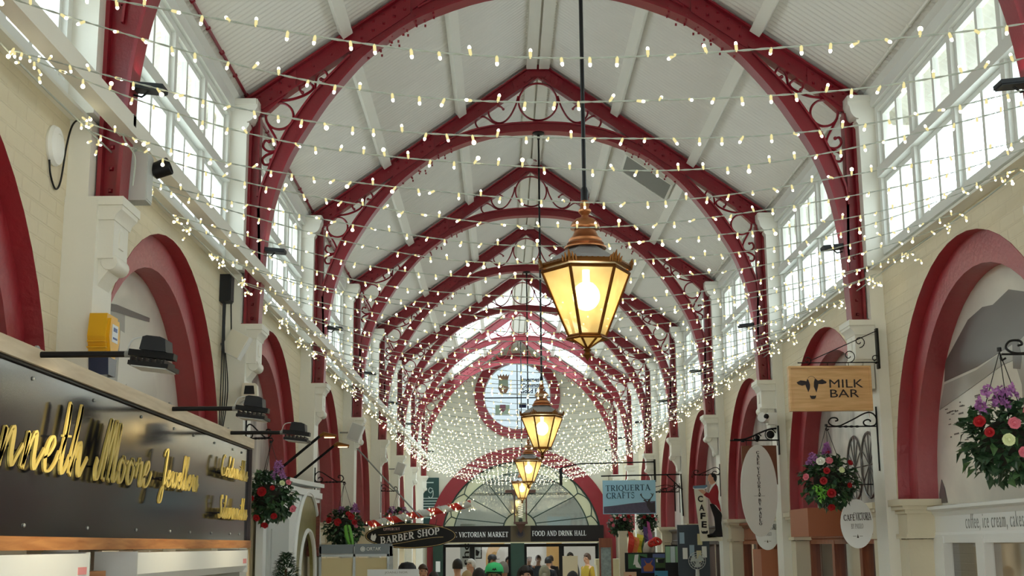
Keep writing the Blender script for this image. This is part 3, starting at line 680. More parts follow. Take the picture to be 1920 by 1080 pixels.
# --- roman capitals with serifs (unit = cap height)
def _arc(cx_, cy_, rx, ry, a0, a1, n=14): return [(cx_ + rx * math.cos(math.radians(a0 + (a1 - a0) * i / n)), cy_ + ry * math.sin(math.radians(a0 + (a1 - a0) * i / n))) for i in range(n + 1)]
TK, TN, SF = .15, .06, .05
def V(x): return ([(x, 0), (x, 1)], TK)
def S0(x, w=.17): return ([(x - w, SF / 2), (x + w, SF / 2)], SF)
def S1(x, w=.17): return ([(x - w, 1 - SF / 2), (x + w, 1 - SF / 2)], SF)
ROMAN = {'I': (.36, [V(.18), S0(.18), S1(.18)]), 'T': (.8, [V(.4), S0(.4), ([(.04, .965), (.76, .965)], TN), ([(.05, .8), (.05, 1)], .05), ([(.75, .8), (.75, 1)], .05)]),
 'H': (.92, [V(.2), V(.72), S0(.2), S1(.2), S0(.72), S1(.72), ([(.2, .52), (.72, .52)], TN)]), 'E': (.76, [V(.2), ([(.04, .03), (.7, .03)], TN), ([(.04, .97), (.66, .97)], TN), ([(.2, .52), (.52, .52)], TN), ([(.69, 0), (.69, .22)], .05), ([(.65, .8), (.65, 1)], .05), ([(.52, .42), (.52, .62)], .05)]),
 'F': (.72, [V(.2), S0(.2), ([(.04, .97), (.66, .97)], TN), ([(.2, .52), (.5, .52)], TN), ([(.65, .8), (.65, 1)], .05), ([(.5, .42), (.5, .62)], .05)]), 'L': (.74, [V(.2), S1(.2), ([(.04, .03), (.7, .03)], TN), ([(.69, 0), (.69, .24)], .05)]),
 'A': (.92, [([(.14, 0), (.44, 1)], TN), ([(.44, 1), (.78, 0)], TK), S0(.14, .13), S0(.78, .15), ([(.24, .33), (.66, .33)], TN)]), 'V': (.9, [([(.13, 1), (.45, 0)], TK), ([(.45, 0), (.76, 1)], TN), S1(.13, .15), S1(.76, .13)]),
 'N': (.92, [([(.18, 0), (.18, 1)], TN), ([(.18, 1), (.74, 0)], TK), ([(.74, 0), (.74, 1)], TN), S0(.18, .14), S1(.14, .12), S1(.74, .14)]), 'M': (1.1, [([(.16, 0), (.2, 1)], TN), ([(.2, 1), (.54, .05)], TK), ([(.54, .05), (.88, 1)], TN), ([(.88, 1), (.92, 0)], TK), S0(.16, .13), S0(.92, .15), S1(.17, .12), S1(.92, .12)]),
 'K': (.92, [V(.2), S0(.2), S1(.2), ([(.24, .42), (.72, 1)], TN), ([(.38, .58), (.76, 0)], TK), S1(.72, .13), S0(.76, .15)]),
 'O': (.98, [(_arc(.48, .5, .38, .46, 0, 360, 28), 'c')]), 'Q': (.98, [(_arc(.48, .5, .38, .46, 0, 360, 28), 'c'), ([(.5, .12), (.75, -.12), (1.0, -.18)], .09)]), 'C': (.86, [(_arc(.48, .5, .38, .46, 38, 322, 24), 'c'), ([(.77, .7), (.79, .95)], .05), ([(.78, .06), (.79, .28)], .05)]),
 'D': (.96, [V(.2), ([(.04, .97), (.45, .97)], TN), ([(.04, .03), (.45, .03)], TN), (_arc(.45, .5, .38, .47, -90, 90, 16), 'c')]), 'P': (.76, [V(.2), S0(.2), ([(.04, .97), (.4, .97)], TN), ([(.2, .45), (.4, .45)], TN), (_arc(.4, .71, .25, .26, -90, 90, 12), 'c')]),
 'B': (.82, [V(.2), ([(.04, .97), (.4, .97)], TN), ([(.2, .53), (.42, .53)], TN), ([(.04, .03), (.42, .03)], TN), (_arc(.4, .75, .22, .22, -90, 90, 12), 'c'), (_arc(.42, .28, .28, .25, -90, 90, 12), 'c')]),
 'R': (.86, [V(.2), S0(.2), ([(.04, .97), (.4, .97)], TN), ([(.2, .47), (.4, .47)], TN), (_arc(.4, .72, .25, .25, -90, 90, 12), 'c'), ([(.4, .47), (.74, 0)], TK), S0(.77, .12)]), 'U': (.92, [([(.2, 1), (.2, .35)] , TK), (_arc(.46, .33, .26, .31, 180, 360, 14), 'c'), ([(.72, .33), (.72, 1)], TN), S1(.2), S1(.72, .14)]),
 'S': (.66, [([(.56, .78), (.5, .94), (.3, .97), (.13, .85), (.16, .65), (.35, .53), (.54, .4), (.57, .18), (.38, .03), (.16, .06), (.09, .24)], 's'), ([(.57, .75), (.57, .97)], .05), ([(.08, .03), (.08, .27)], .05)]),
 'Y': (.88, [([(.13, 1), (.44, .45)], TK), ([(.44, .45), (.75, 1)], TN), ([(.44, 0), (.44, .47)], TK), S0(.44), S1(.13, .14), S1(.75, .13)]),
 ' ': (.42, [])}
def roman(body, w, h, ext=.004, bold=1.0, sp=.06, wave=None):
    b = MB(); adv = sum(ROMAN[c][0] + sp for c in body) - sp; sx = w / adv; x = 0
    for c in body:
        a, st = ROMAN[c]
        for pts, wd in st:
            f = (lambda t: (TN + (TK - TN) * abs(t.y) ** 1.5) * bold) if wd == 'c' else ((lambda t: (TN + (TK - TN) * (1 - abs(t.y)) * .9) * bold) if wd == 's' else (lambda t, q=wd: q * bold))
            q0 = MB(); ribbon(q0, pts, f, 0, ext, 1 if len(pts) == 2 or wd == 'c' else 4)
            dy = wave((x + a / 2) / adv) if wave else 0
            b.add([((v[0] + x) * sx - w / 2, v[1] * h + dy, v[2]) for v in q0.v], q0.f)
        x += a + sp
    return b.mesh('lettering', [])
def ell(rx, rz, n=40, cx_=0, cz=0): return [(cx_ + rx * math.cos(2 * PI * i / n), cz + rz * math.sin(2 * PI * i / n)) for i in range(n)]
def flat(poly, ext, m, name, parent, loc, F=FACE_CAM):
    b = MB(); b.prism(poly, 0, ext, 'Z'); return put(b.mesh(name, m), name, parent, loc, F)
def ringpoly(b, rx, rz, w, z0, z1, n=48):
    for i in range(n):
        a, c = 2 * PI * i / n, 2 * PI * (i + 1) / n
        p = [(rx * math.cos(a), rz * math.sin(a)), (rx * math.cos(c), rz * math.sin(c)), ((rx - w) * math.cos(c), (rz - w) * math.sin(c)), ((rx - w) * math.cos(a), (rz - w) * math.sin(a))]
        b.add([(x, y, z) for z in (z0, z1) for x, y in p], [(4, 5, 6, 7), (0, 1, 5, 4), (3, 2, 6, 7)])
PALEWOOD = wood('pale_wood', (196, 178, 150), (214, 198, 172), .5, (12, 1, 12))
OAKW = wood('orange_wood', (158, 98, 50), (196, 138, 84), .4, (12, 1, 12))
PINE = wood('pine_board', (206, 162, 108), (224, 184, 132), .45, (1, 1, 10), 4)
BROWNW = wood('brown_shop_wood', (128, 66, 40), (156, 88, 56), .4, (10, 10, 1))
DARKW = mat('dark_stained_wood', (44, 26, 20), .4)
def signpanel():
    m = mat('glossy_dark_panel', (16, 16, 23), .13, spec=.6); m.node_tree.nodes['Principled BSDF'].inputs['IOR'].default_value = 2.0; return m
# ================================================================== LEFT: jewellers' fascia
XS = -2.2
sg_ = thing('shop_sign', 'long black shop sign with gold script letters in a wooden frame', 'sign', (XS, 3.3, 2.0))
E_ = 9.2 - 3.3
b = MB(); b.box(-.06, 0, 0, E_ - .03, .045, .66); b.obj('panel', signpanel(), sg_)
b = MB(); b.box(-.08, .025, 0, E_, -.005, .045); b.obj('bottom_rail', OAKW, sg_)
b = MB(); b.box(-.30, .025, 0, E_ + .02, .672, .735); b.box(-.3, -.06, 0, E_, .64, .672); b.obj('top_rail', PALEWOOD, sg_)
b = MB(); b.box(-.07, .012, 0, E_, .66, .672); b.obj('edge_strip', BLACK, sg_)  # black strip standing in for the shadow gap under the top rail
b = MB(); b.box(-.28, .02, E_ - .03, E_, .045, .665); b.obj('end_rail', DARKW, sg_)
b = MB()
for yy in (1.6, 2.35, 3.1, 3.75, 4.2, 4.75, 5.3, 5.6):
    for zz in (.085, .625): b.ball((.002, yy, zz), .006, .008, .008, 8, 5)
b.obj('screw', GREY, sg_)
script_word('Kenneth', 3.98 - 3.3, 5.44 - 3.3, .285, .135, sg_, GOLD, .04)
script_word('Moore', 5.56 - 3.3, 6.45 - 3.3, .285, .125, sg_, GOLD, .04)
script_word('Jewellers', 6.63 - 3.3, 7.46 - 3.3, .305, .085, sg_, GOLD, .04)
script_word('Goldsmiths', 8.06 - 3.3, 8.90 - 3.3, .43, .062, sg_, GOLD, .04)
script_word('Silversmiths', 8.02 - 3.3, 8.92 - 3.3, .175, .066, sg_, GOLD, .04)
# sign lamps on arms
SLL = ['nearest black flood lamp on an arm over the gold script sign', 'middle black flood lamp on an arm over the gold script sign', 'far black flood lamp on an arm over the end of the script sign']
def sign_lamp(loc, lab, rz=0, tilt=0, L=.36):
    t = thing('sign_lamp', lab, 'lamp', loc, rz, 'black sign lamps')
    b = MB(); b.tube([(0, 0, 0), (L, 0, .0)], .012, 8); b.obj('arm', BLACK, t, 50)
    b = MB(); b.lathe([(.035, -.004), (.035, .004)], n=14, M=Matrix.Rotation(PI / 2, 4, 'Y') @ Matrix.Translation((0, 0, .01))); b.tube([(L - .02, 0, 0), (L + .015, 0, 0)], .013, 8); b.obj('collar', GREY, t, 50)
    Mx = Matrix.Translation((L + .085, 0, -.005)) @ Matrix.Rotation(.12, 4, 'Y')
    b = MB(); b.box(-.085, .085, -.03, .03, -.012, .012, Mx); b.box(-.065, .085, -.085, .085, -.052, -.036, Mx)
    for q in range(6): b.box(-.06 + q * .024, -.052 + q * .024, -.08, .08, -.04, -.02, Mx)
    o = b.obj('lamp_head', BLACK, t)
    b = MB(); b.prism([(-.04, .012), (.06, .012), (.05, .06), (.03, .066), (-.02, .066), (-.035, .06)], -.055, .055, 'Y', Mx); b.obj('driver_box', DGREY, o)
    b = MB(); b.box(-.055, .075, -.075, .075, -.056, -.052, Mx); b.obj('lens', LGREY, o)
    b = MB(); b.tube(spline([(L - .01, -.01, .01), (L + .01, -.02, .05), (L + .05, -.02, .06), (L + .07, -.01, .05)], 5), .003, 5); b.obj('flex', LGREY, t)
    return t
for lab, y in zip(SLL, (4.90, 6.90, 8.40)): sign_lamp((XS + .0, y, 2.715), lab)
for y in (5.0, 6.9, 8.4):
    l = bpy.data.lights.new('sign_lamp_light', 'SPOT'); l.energy = 30; l.spot_size = 2.0; l.spot_blend = .8; l.color = (1, .85, .55); l.shadow_soft_size = .05
    o = bpy.data.objects.new('sign_lamp_light', l); COL.objects.link(o); o.location = (XS + .44, y, 2.64); o.rotation_euler = (0, math.radians(42), 0)
# shutters below the sign
def shutter(y0, y1, x0, lab):
    t = thing('shutter_box', lab, 'shutter', (x0, y0, 1.78), 0, 'white roller shutter boxes under the sign')
    L = y1 - y0; b = MB(); b.prism([(-.2, .2), (0, .2), (.0, .1), (-.03, .06), (-.2, .06)], 0, L, 'Y'); b.obj('housing', WHITE, t)
    
    for a_ in (-.012, L): b = MB(); b.box(-.2, .002, a_, a_ + .012, .055, .205); b.obj('end_cap', LGREY, t)
    b = MB(); b.box(0, .002, L - .14, L - .03, .115, .145); b.obj('sticker', mat('pale_red_sticker', (230, 150, 150), .6), t)
    b = MB(); b.box(-.06, -.045, .02, L - .02, -.2, .06); b.obj('curtain', mat('shutter_slats', (150, 150, 140), .4), t)
shutter(3.4, 5.6, -2.17, 'white roller shutter box under the near half of the script sign')
shutter(6.34, 9.05, -2.17, 'white roller shutter box under the far half of the script sign')
b = MB(); b.box(-2.5, -2.24, 3.3, 9.2, 0, 1.5); b.box(-2.5, -2.26, 5.75, 6.15, 1.5, 1.9)
tag(b.obj('jewellery_counter', OAKW), 'orange wooden counter and post under the gold script sign', 'counter')
# white shop with an arched gold fascia
k = thing('kiosk', 'white shopfront with a gold and green arched fascia, beyond the script sign', 'kiosk', (-2.42, 11.02, 0))
b = MB(); L = 3.33; ctr = 2.42; hw, hz0, sz = .86, .80, 1.72
out = [(0, 0), (0, 2.50), (L, 2.60), (L, 0), (ctr + hw - .04, 0), (ctr + hw - .04, sz)] + [(ctr + (hw - .04) * math.cos(a), sz + (hz0 - .05) * math.sin(a)) for a in [PI * i / 24 for i in range(25)]][1:] + [(ctr - hw + .04, 0)]
b.prism(out, -.06, 0, 'X'); b.box(-.14, .03, -.0, L, 2.50, 2.56); b.prism([(0, 2.56), (L, 2.62), (L, 2.66), (0, 2.60)], -.14, .05, 'X')
b.obj('frontage', WHITE, k)
arcp = lambda R, hz: [(ctr + R * math.cos(PI * i / 28), sz + hz * math.sin(PI * i / 28)) for i in range(29)]
def limb(R, hz): return [(ctr + R, .2)] + arcp(R, hz) + [(ctr - R, .2)]
b = MB(); o1, i1 = limb(hw, hz0), limb(hw - .30, hz0 - .34)
b.strip([(.014, y, z) for y, z in o1], [(.014, y, z) for y, z in i1]); b.strip([(.014, y, z) for y, z in o1], [(-.04, y, z) for y, z in o1]); b.strip([(.014, y, z) for y, z in i1], [(-.04, y, z) for y, z in i1])
b.obj('arch_fascia', mat('green_gold_panel', (140, 134, 84), .35, .3, var=.3, scale=14), k)
for R, hz in ((hw + .02, hz0 + .02), (hw - .32, hz0 - .36)):
    b = MB(); b.tube([(.018, y, z) for y, z in limb(R, hz)], .022, 6); b.obj('arch_moulding', WHITE, k, 50)
b = MB(); b.box(-.12, -.1, .1, L - .1, 0, 2.4); b.obj('display_back', mat('pale_cabinet_inside', (216, 206, 178), .6), k)
b = MB(); b.box(.0, .02, .15, 1.2, .9, 2.25); b.box(.02, .03, .25, 1.1, 1.0, 2.15); b.obj('side_panel', LGREY, k)
for i, (y, z, tx, tz, lab) in enumerate(((12.58, 2.66, -2.05, 2.94, 'small brass picture lamp on a black arm above the white arched shopfront, farther of two'), (11.45, 2.64, -2.03, 2.94, 'small brass picture lamp on a black arm above the white arched shopfront, nearer of two'))):
    t = thing('arm_lamp', lab, 'lamp', (-2.44, y, z), 0, 'brass lamps over the white shopfront'); e = Vector((tx + 2.44, 0, tz - z))
    b = MB(); b.tube([(0, 0, -.04), e], .013, 6); b.obj('arm', BLACK, t)
    b = MB(); b.tube([e, e + Vector((.03, 0, .02)), e + Vector((.14, .02, -.005))], [.014, .02, .018], 8); b.obj('head', BRASS, t, 50)
    b = MB(); b.box(e.x + .04, e.x + .13, -.012, .012, e.z - .016, e.z - .008); b.obj('lens', emis('warm_lamp_lens', (255, 236, 190), 2.0), t)
def leaf(b, p, d, up, L, w, fold=.25):
    d = d.normalized(); s = d.cross(up); s = s.normalized() if s.length > 1e-4 else Vector((1, 0, 0)); n = s.cross(d)
    a = p + d * (L * .45) + n * (L * .06); t = p + d * L - n * (L * .12)
    b.add([p, a + s * w + n * w * fold, t, a - s * w + n * w * fold, a], [(0, 1, 4), (1, 2, 4), (0, 4, 3), (4, 2, 3)])
LEAF = mat('dark_leaf_green', (44, 72, 46), .45, var=.35, scale=40)
LEAF2 = mat('mid_leaf_green', (70, 104, 62), .45, var=.3, scale=40)
LIME = mat('lime_leaf', (120, 190, 70), .4)
STEM = mat('brown_stem', (84, 62, 42), .7)
def rvec(): 
    a = random.uniform(0, 2 * PI); z = random.uniform(-1, 1); r = math.sqrt(1 - z * z); return Vector((r * math.cos(a), r * math.sin(a), z))
random.seed(11)
t = thing('potted_bush', 'small dark green clipped bush in front of the white arched shopfront', 'plant', (-1.98, 9.5, 1.45))
b = MB()
for i in range(900):
    z = random.random() ** .8; R = .135 * (1 - z) ** .7 + .01; a = random.uniform(0, 2 * PI); rr = R * random.uniform(.5, 1); p = Vector((rr * math.cos(a), rr * math.sin(a), .14 + z * .36))
    leaf(b, p, Vector((math.cos(a), math.sin(a), random.uniform(-.2, .9))), Vector((0, 0, 1)), random.uniform(.03, .05), .009)
b.obj('foliage', LEAF, t); b = MB(); b.tube([(0, 0, 0), (0, 0, .4)], .01, 6); b.obj('stem', STEM, t)
b = MB(); b.lathe([(.07, -.1), (.1, .06), (.105, .06), (.09, .05)], n=16); b.obj('pot', mat('grey_pot', (110, 108, 104), .6), t, 40)
b = MB(); b.box(-2.06, -1.9, 9.4, 9.6, 0, 1.35); tag(b.obj('plant_stand', WHITE), 'white stand under the small dark green bush', 'stand')
# ================================================================== hanging baskets
PET = {'red': mat('red_petals', (178, 24, 34), .5, var=.2, scale=60), 'pink': mat('pink_petals', (226, 130, 148), .5, var=.15, scale=60), 'lilac': mat('lilac_petals', (168, 108, 172), .5, var=.2, scale=60), 'cream': mat('cream_petals', (226, 234, 190), .5), 'white': mat('white_petals', (240, 240, 232), .5)}
def rose(b, c, d, r):
    d = d.normalized(); a0 = d.orthogonal().normalized(); b0 = d.cross(a0)
    for ring, (rr, h, n) in enumerate(((.25, .55, 3), (.6, .42, 5), (1.0, .2, 6))):
        for i in range(n):
            a = 2 * PI * (i + .3 * ring) / n; e = a0 * math.cos(a) + b0 * math.sin(a); s = d.cross(e)
            p = c + d * (r * .1); m1 = c + e * (r * rr * .75) + d * (r * h)
            w = r * (.35 + .3 * rr)
            b.add([p, m1 + s * w, c + e * r * rr + d * (r * (h + .25)) , m1 - s * w, m1 + e * (r * .12)], [(0, 1, 4), (1, 2, 4), (2, 3, 4), (3, 0, 4)])
    b.ball(c + d * (r * .35), r * .35, r * .35, r * .35, 6, 5)
def basket(loc, R, lab, flowers, seed, chain=.25, fern=None, lilac=None, group='flower baskets hanging along the hall', sq=1.0):
    random.seed(seed)
    t = thing('hanging_basket', lab, 'flower basket', loc, 0, group); flowers = [(c_, x_, z_, r_ * .68, y_) for c_, x_, z_, r_, y_ in flowers]
    b = MB(); b.ball((0, 0, -.05 * R), R * .55, R * .55, R * .5, 12, 8); b.obj('pot', mat('basket_liner', (40, 40, 30), .9), t, 60)
    for m, n, s in ((LEAF, 430, 1), (LEAF2, 130, 1.0)):
        b = MB()
        for i in range(n):
            d = rvec(); d.z = d.z * .95; p = Vector((d.x, d.y, d.z * sq)) * R * random.uniform(.55, .92)
            leaf(b, p, d + rvec() * .8 + Vector((0, 0, -.25)), Vector((0, 0, 1)) + rvec() * .5, R * random.uniform(.18, .34), R * random.uniform(.07, .13))
        b.obj('foliage', m, t)
    for (col, x, z, r, y) in flowers:
        d = Vector((x, -y, z)); b = MB(); rose(b, Vector((x * R, -y * R, z * R * sq)), d + Vector((0, -.5, .1)), r * R); b.obj('flower', PET[col], t)
    if lilac:
        b = MB()
        for (x, z, h, w) in lilac:
            for i in range(46):
                q = random.random(); a = random.uniform(0, 2 * PI); rr = w * (1 - q * .7); p = Vector((x + rr * math.cos(a), -.3 + rr * math.sin(a) * .8, z + q * h)) * R
                for kk in range(4): leaf(b, p, rvec(), rvec(), .1 * R, .035 * R)
        b.obj('blossom', PET['lilac'], t)
    if fern == 'patch':
        b = MB()
        for i in range(46): p = Vector((-.5 + random.gauss(0, .14), -.72, -.42 + random.gauss(0, .15))) * R; leaf(b, p, rvec() + Vector((0, -.6, -.3)), rvec(), .2 * R, .045 * R)
        b.obj('foliage', LIME, t)
    elif fern:
        x, z0, z1, w = fern; b = MB(); n = 30
        for i in range(n):
            u = i / n; p = Vector((x + .25 * u, -.95 - .1 * math.sin(u * 3), z0 + (z1 - z0) * u)) * R
            for s in (-1, 1): leaf(b, p, Vector((s, -.2, -.55)), Vector((0, -1, .3)), w * R * .8 * (1 - .6 * abs(u - .35)), .028 * R)
        b.obj('fern', LIME, t)
    b = MB()
    for a in (.3, 2.4, 4.5): b.tube([(R * .6 * math.cos(a), R * .6 * math.sin(a), .05), (0, 0, R + chain)], .0025, 5)
    b.lathe([(.012, R + chain), (.012, R + chain + .02)], n=8); b.obj('chain', BLACK, t)
    return t
def spiral(c, r, a0, turns, s=1, n=18): return [(c[0] + r * (1 - .8 * i / n) * math.cos(a0 + s * turns * 2 * PI * i / n), c[1] + r * (1 - .8 * i / n) * math.sin(a0 + s * turns * 2 * PI * i / n)) for i in range(n + 1)]
def scroll_bracket(loc, L, lab, sgn=-1, drop=.36, H=.1, cat='bracket', grp='black scrolled basket brackets'):
    """wall bracket: plate on the pier, twisted bar, S scroll on top. sgn=-1 reaches towards -X"""
    t = thing('scroll_bracket', lab, cat, loc, 0, grp)
    b = MB(); b.box(-.012, .012, -.004, .004, -drop, H + .06); b.obj('wall_plate', BLACK, t)
    b = MB(); b.tube([(0, 0, 0), (sgn * L, 0, 0), (sgn * (L + .008), 0, -.02), (sgn * (L - .0), 0, -.032), (sgn * (L - .02), 0, -.02)], .006, 6)
    for i in range(4): b.ball((sgn * L * (.40 + .11 * i), 0, 0), .02, .010, .010, 8, 5)
    b.obj('bar', BLACK, t, 50)
    b = MB(); q = [(.14 * L + .055, .05)]
    p1 = spiral((L * .20, H * .45), H * .45, -PI / 2, 1.1, 1)[::-1]; p2 = spiral((L * .82, H * .45), H * .42, -PI / 2, 1.1, -1)
    path = p1 + [(L * .06, H * .75), (L * .12, H * 1.1), (L * .3, H * 1.1), (L * .55, H * .55)][0:0] + [(L * .3, H * .02)] if False else None
    arcs = [(L * .02, H * .35), (L * .03, H * .8), (L * .12, H * 1.12), (L * .25, H * 1.05), (L * .45, H * .62), (L * .66, H * .2), (L * .76, H * .05)]
    sp1 = [(L * .02, H * .35), (L * .06, H * .1), (L * .15, H * .02), (L * .25, H * .12), (L * .27, H * .38), (L * .2, H * .55), (L * .14, H * .48), (L * .14, H * .36)]
    sp2 = [(L * .76, H * .05), (L * .88, H * .08), (L * .95, H * .35), (L * .9, H * .68), (L * .8, H * .7), (L * .77, H * .52), (L * .82, H * .44)]
    for pp in (sp1[::-1] + arcs[1:] + sp2[1:],):
        b.tube([(sgn * v.x, 0, v.y) for v in spline([Vector((x, z, 0)) for x, z in pp], 5)], .0065, 6)
    b.obj('scroll', BLACK, t, 50); return t
PX = 2.61; PL = 2.53
basket((2.12, 6.70, 2.50), .24, 'large flower basket at the right edge, in front of the landscape mural', [('red', -.75, .35, .2, .6), ('red', -.62, .12, .16, .75), ('pink', -.18, .28, .2, .95), ('pink', .18, .5, .22, .85), ('red', .5, .35, .28, .85), ('red', .3, .7, .2, .6), ('cream', -.32, -.05, .2, .95), ('pink', -.05, -.3, .18, 1.0), ('pink', .22, -1.0, .24, .5), ('red', .7, .0, .2, .8), ('pink', .75, -.5, .18, .7)], 3, .22, None, [(-.35, .6, .55, .38), (.0, .75, .4, .3)])
scroll_bracket((PX, 6.70, 2.945), .48, 'black scrolled bracket at the right edge, holding the large basket')
basket((2.19, 10.70, 2.49), .235, 'round flower basket hung in front of the brown cafe box', [('pink', -.15, .62, .2, .75), ('white', -.42, .6, .24, .7), ('pink', -.9, .1, .18, .55), ('red', -.3, .28, .18, .95), ('red', -.42, -.05, .2, .95), ('red', -.18, -.45, .24, .95), ('red', -.12, -.9, .2, .6), ('cream', .2, .3, .16, .95), ('red', .55, .55, .16, .75), ('red', .45, -.2, .14, .9), ('red', -.1, .95, .18, .3)], 5, .2, 'patch', [(-.6, .55, .35, .2), (-.1, .9, .35, .12)])
scroll_bracket((PX, 10.70, 2.925), .42, 'black scrolled bracket below the wooden milk bar sign')
basket((-2.32, 10.70, 2.40), .225, 'flower basket hung between the script sign and the white shopfront', [('red', -.1, .12, .26, .95), ('red', -.3, -.75, .2, .7), ('red', -.05, -1.0, .2, .5), ('red', .3, -.7, .18, .75), ('pink', .9, -.45, .2, .5), ('pink', .75, .45, .16, .6), ('cream', .55, .42, .16, .7), ('red', .25, .25, .14, .9), ('red', -.7, .5, .2, .7), ('white', -.5, .65, .16, .6), ('red', -.45, -.1, .14, .9)], 7, .2, None, [(.35, .6, .6, .26)])
scroll_bracket((-PL, 10.70, 2.865), .22, 'black bracket behind the end of the script sign', 1)
basket((-2.2, 14.70, 2.21), .225, 'flower basket with a bright lime fern, above the grey display cabinet', [('red', -.6, .3, .24, .7), ('red', -.15, .2, .28, .95), ('red', .45, .45, .26, .8), ('red', .6, .2, .22, .75), ('red', .3, .6, .2, .7), ('pink', .68, .02, .16, .7)], 9, .25, (.3, .1, -1.0, .34), [(-.05, .6, .35, .25), (.6, .7, .4, .2)])
scroll_bracket((-PL, 14.70, 2.70), .34, 'black scrolled bracket above the basket with the lime fern', 1)
basket((-2.25, 22.70, 2.42), .24, 'far pink flower basket behind the candy striped pole', [('pink', -.4, .4, .22, .8), ('pink', .3, .5, .22, .8), ('pink', .7, .1, .2, .7), ('red', -.1, .1, .2, .95), ('pink', .5, -.3, .2, .8)], 13, .25, None, [(-.3, .5, .5, .4), (.5, .4, .5, .4)])
scroll_bracket((-PL, 22.70, 2.92), .3, 'black bracket behind the candy striped pole', 1)
scroll_bracket((2.70, 24.3, 2.94), .98, 'long scrolled bracket behind the blue crafts sign')
scroll_bracket((2.70, 23.6, 2.90), .58, 'short scrolled bracket behind the right end of the blue crafts sign')
basket((1.70, 24.3, 2.36), .25, 'flower basket below the blue crafts sign, left of two', [('pink', -.7, .3, .22, .7), ('red', -.3, .4, .2, .8), ('pink', -.1, .6, .2, .7), ('pink', -.6, -.1, .2, .7), ('pink', .2, .3, .2, .9), ('red', .5, .5, .22, .7)], 15, .3, None, None)
basket((2.10, 23.6, 2.40), .20, 'flower basket below the blue crafts sign, right of two', [('red', -.3, .3, .24, .9), ('red', .4, .4, .24, .8), ('pink', .7, .1, .2, .7), ('pink', 0, .6, .2, .7)], 17, .3, None, None)
# ================================================================== RIGHT: hanging signs
def cam_sign(name, lab, cat, x, y, z, group=None): return thing(name, lab, cat, (x, y, z), 0, group)
# wooden milk bar board
t = cam_sign('hanging_sign', 'square pine board with a cow face and dark letters, on an iron bracket', 'sign', 2.195, 10.52, 3.035)
W_, H_ = .666, .363; b = MB(); b.box(-W_ / 2 + .015, W_ / 2 - .015, -.0, .03, .015, H_ - .015); b.obj('board', PINE, t)
b = MB(); w = .016
b.box(-W_ / 2, W_ / 2, -.015, .045, 0, w); b.box(-W_ / 2, W_ / 2, -.015, .045, H_ - w, H_); b.box(-W_ / 2, -W_ / 2 + w, -.015, .045, w, H_ - w); b.box(W_ / 2 - w, W_ / 2, -.015, .045, w, H_ - w); b.obj('frame', PINE, t)
INK = mat('dark_printed_ink', (34, 24, 28), .6)
def cowp(pts): return [((x - 462) * .0008, (835 - y) * .0008) for x, y in pts]
earL = [(125, 545), (165, 525), (205, 530), (225, 535), (235, 508), (247, 525), (260, 570), (257, 605), (240, 645), (222, 600), (214, 570), (180, 579), (140, 566)]
earR = [(430, 545), (385, 514), (342, 530), (325, 516), (312, 506), (300, 545), (297, 590), (320, 648), (336, 600), (344, 562), (385, 564), (420, 556)]
for e in (earL, earR): flat(cowp(e), .002, INK, 'cow_face', t, (0, -.001, 0))
flat(cowp([(254, 676), (270, 683), (284, 680), (298, 683), (314, 676), (312, 700), (298, 712), (270, 712), (257, 700)]), .002, INK, 'cow_face', t, (0, -.001, 0))
b = MB(); ribbon(b, cowp([(240, 506), (252, 492), (277, 484), (302, 492), (314, 506)]), lambda q: .0025, 0, .002, 4); put(b.mesh('cow_face', INK), 'cow_face', t, (0, -.001, 0))
put(text_mesh('MILK', .272, .066, .002, .0), 'lettering', t, ((625 - 462) * .0008, -.001, (835 - 601) * .0008), FACE_CAM, 0, INK)
put(text_mesh('BAR', .232, .064, .002, .0), 'lettering', t, ((603 - 462) * .0008, -.001, (835 - 699) * .0008), FACE_CAM, 0, INK)
t = thing('sign_bracket', 'thin iron triangular bracket with scrolls above the pine cow board', 'bracket', (2.61, 10.555, 3.43))
b = MB(); b.tube([(0, 0, 0), (-.66, 0, .0)], .005, 6); b.obj('bar', BLACK, t)
b = MB(); b.tube([(0, 0, .26), (-.56, 0, .015)], .004, 6); b.box(-.008, .01, -.006, .045, -.05, .28); b.obj('stay', BLACK, t)
for c, r in (((-.58, .02), .035), ((-.24, .055), .055), ((-.15, .17), .05), ((-.03, .03), .04)):
    b = MB(); b.tube([(x, 0, z) for x, z in spiral(c, r, -PI / 2, 1.2, 1)], .004, 5); b.obj('scroll', BLACK, t, 50)
b = MB()
for x in (-.42, -.25): b.tube([(x, 0, 0), (x, -.01, -.045)], .003, 5)
b.obj('hook', BLACK, t)
# oval cafe board
t = cam_sign('oval_sign', 'tall white oval cafe sign with a vertical line of letters on a brown board', 'sign', 2.36, 14.55, 2.08)
b = MB(); b.prism([(-.17, .55), (.215, .55), (.215, .975), (-.17, .975)], .0, .03); b.obj('backing_board', mat('brown_sign_board', (112, 62, 34), .5), t)
b = MB(); b.prism(ell(.20, .497, 48, 0, .485), -.03, -.005); b.obj('oval_panel', mat('pale_oval_panel', (226, 224, 218), .5), t)
GOLDINK = mat('dark_bronze_ink', (46, 34, 26), .5)
zz = .92
for i, ch in enumerate('CAFE VICTORIA~BY PAULO'):
    if ch == ' ': zz -= .022; continue
    if ch == '~':
        b = MB(); b.box(-.06, -.012, -.033, -.03, zz - .012, zz - .009); b.box(.012, .06, -.033, -.03, zz - .012, zz - .009); b.ball((0, -.031, zz - .01), .012, .003, .008, 8, 5); b.obj('ornament', GOLDINK, t); zz -= .034; continue
    zz -= .0385; put(roman(ch, .012 if ch == 'I' else .032, .032, .003, 1.5), 'lettering', t, (.0, -.03, zz), FACE_CAM, 0, GOLDINK)
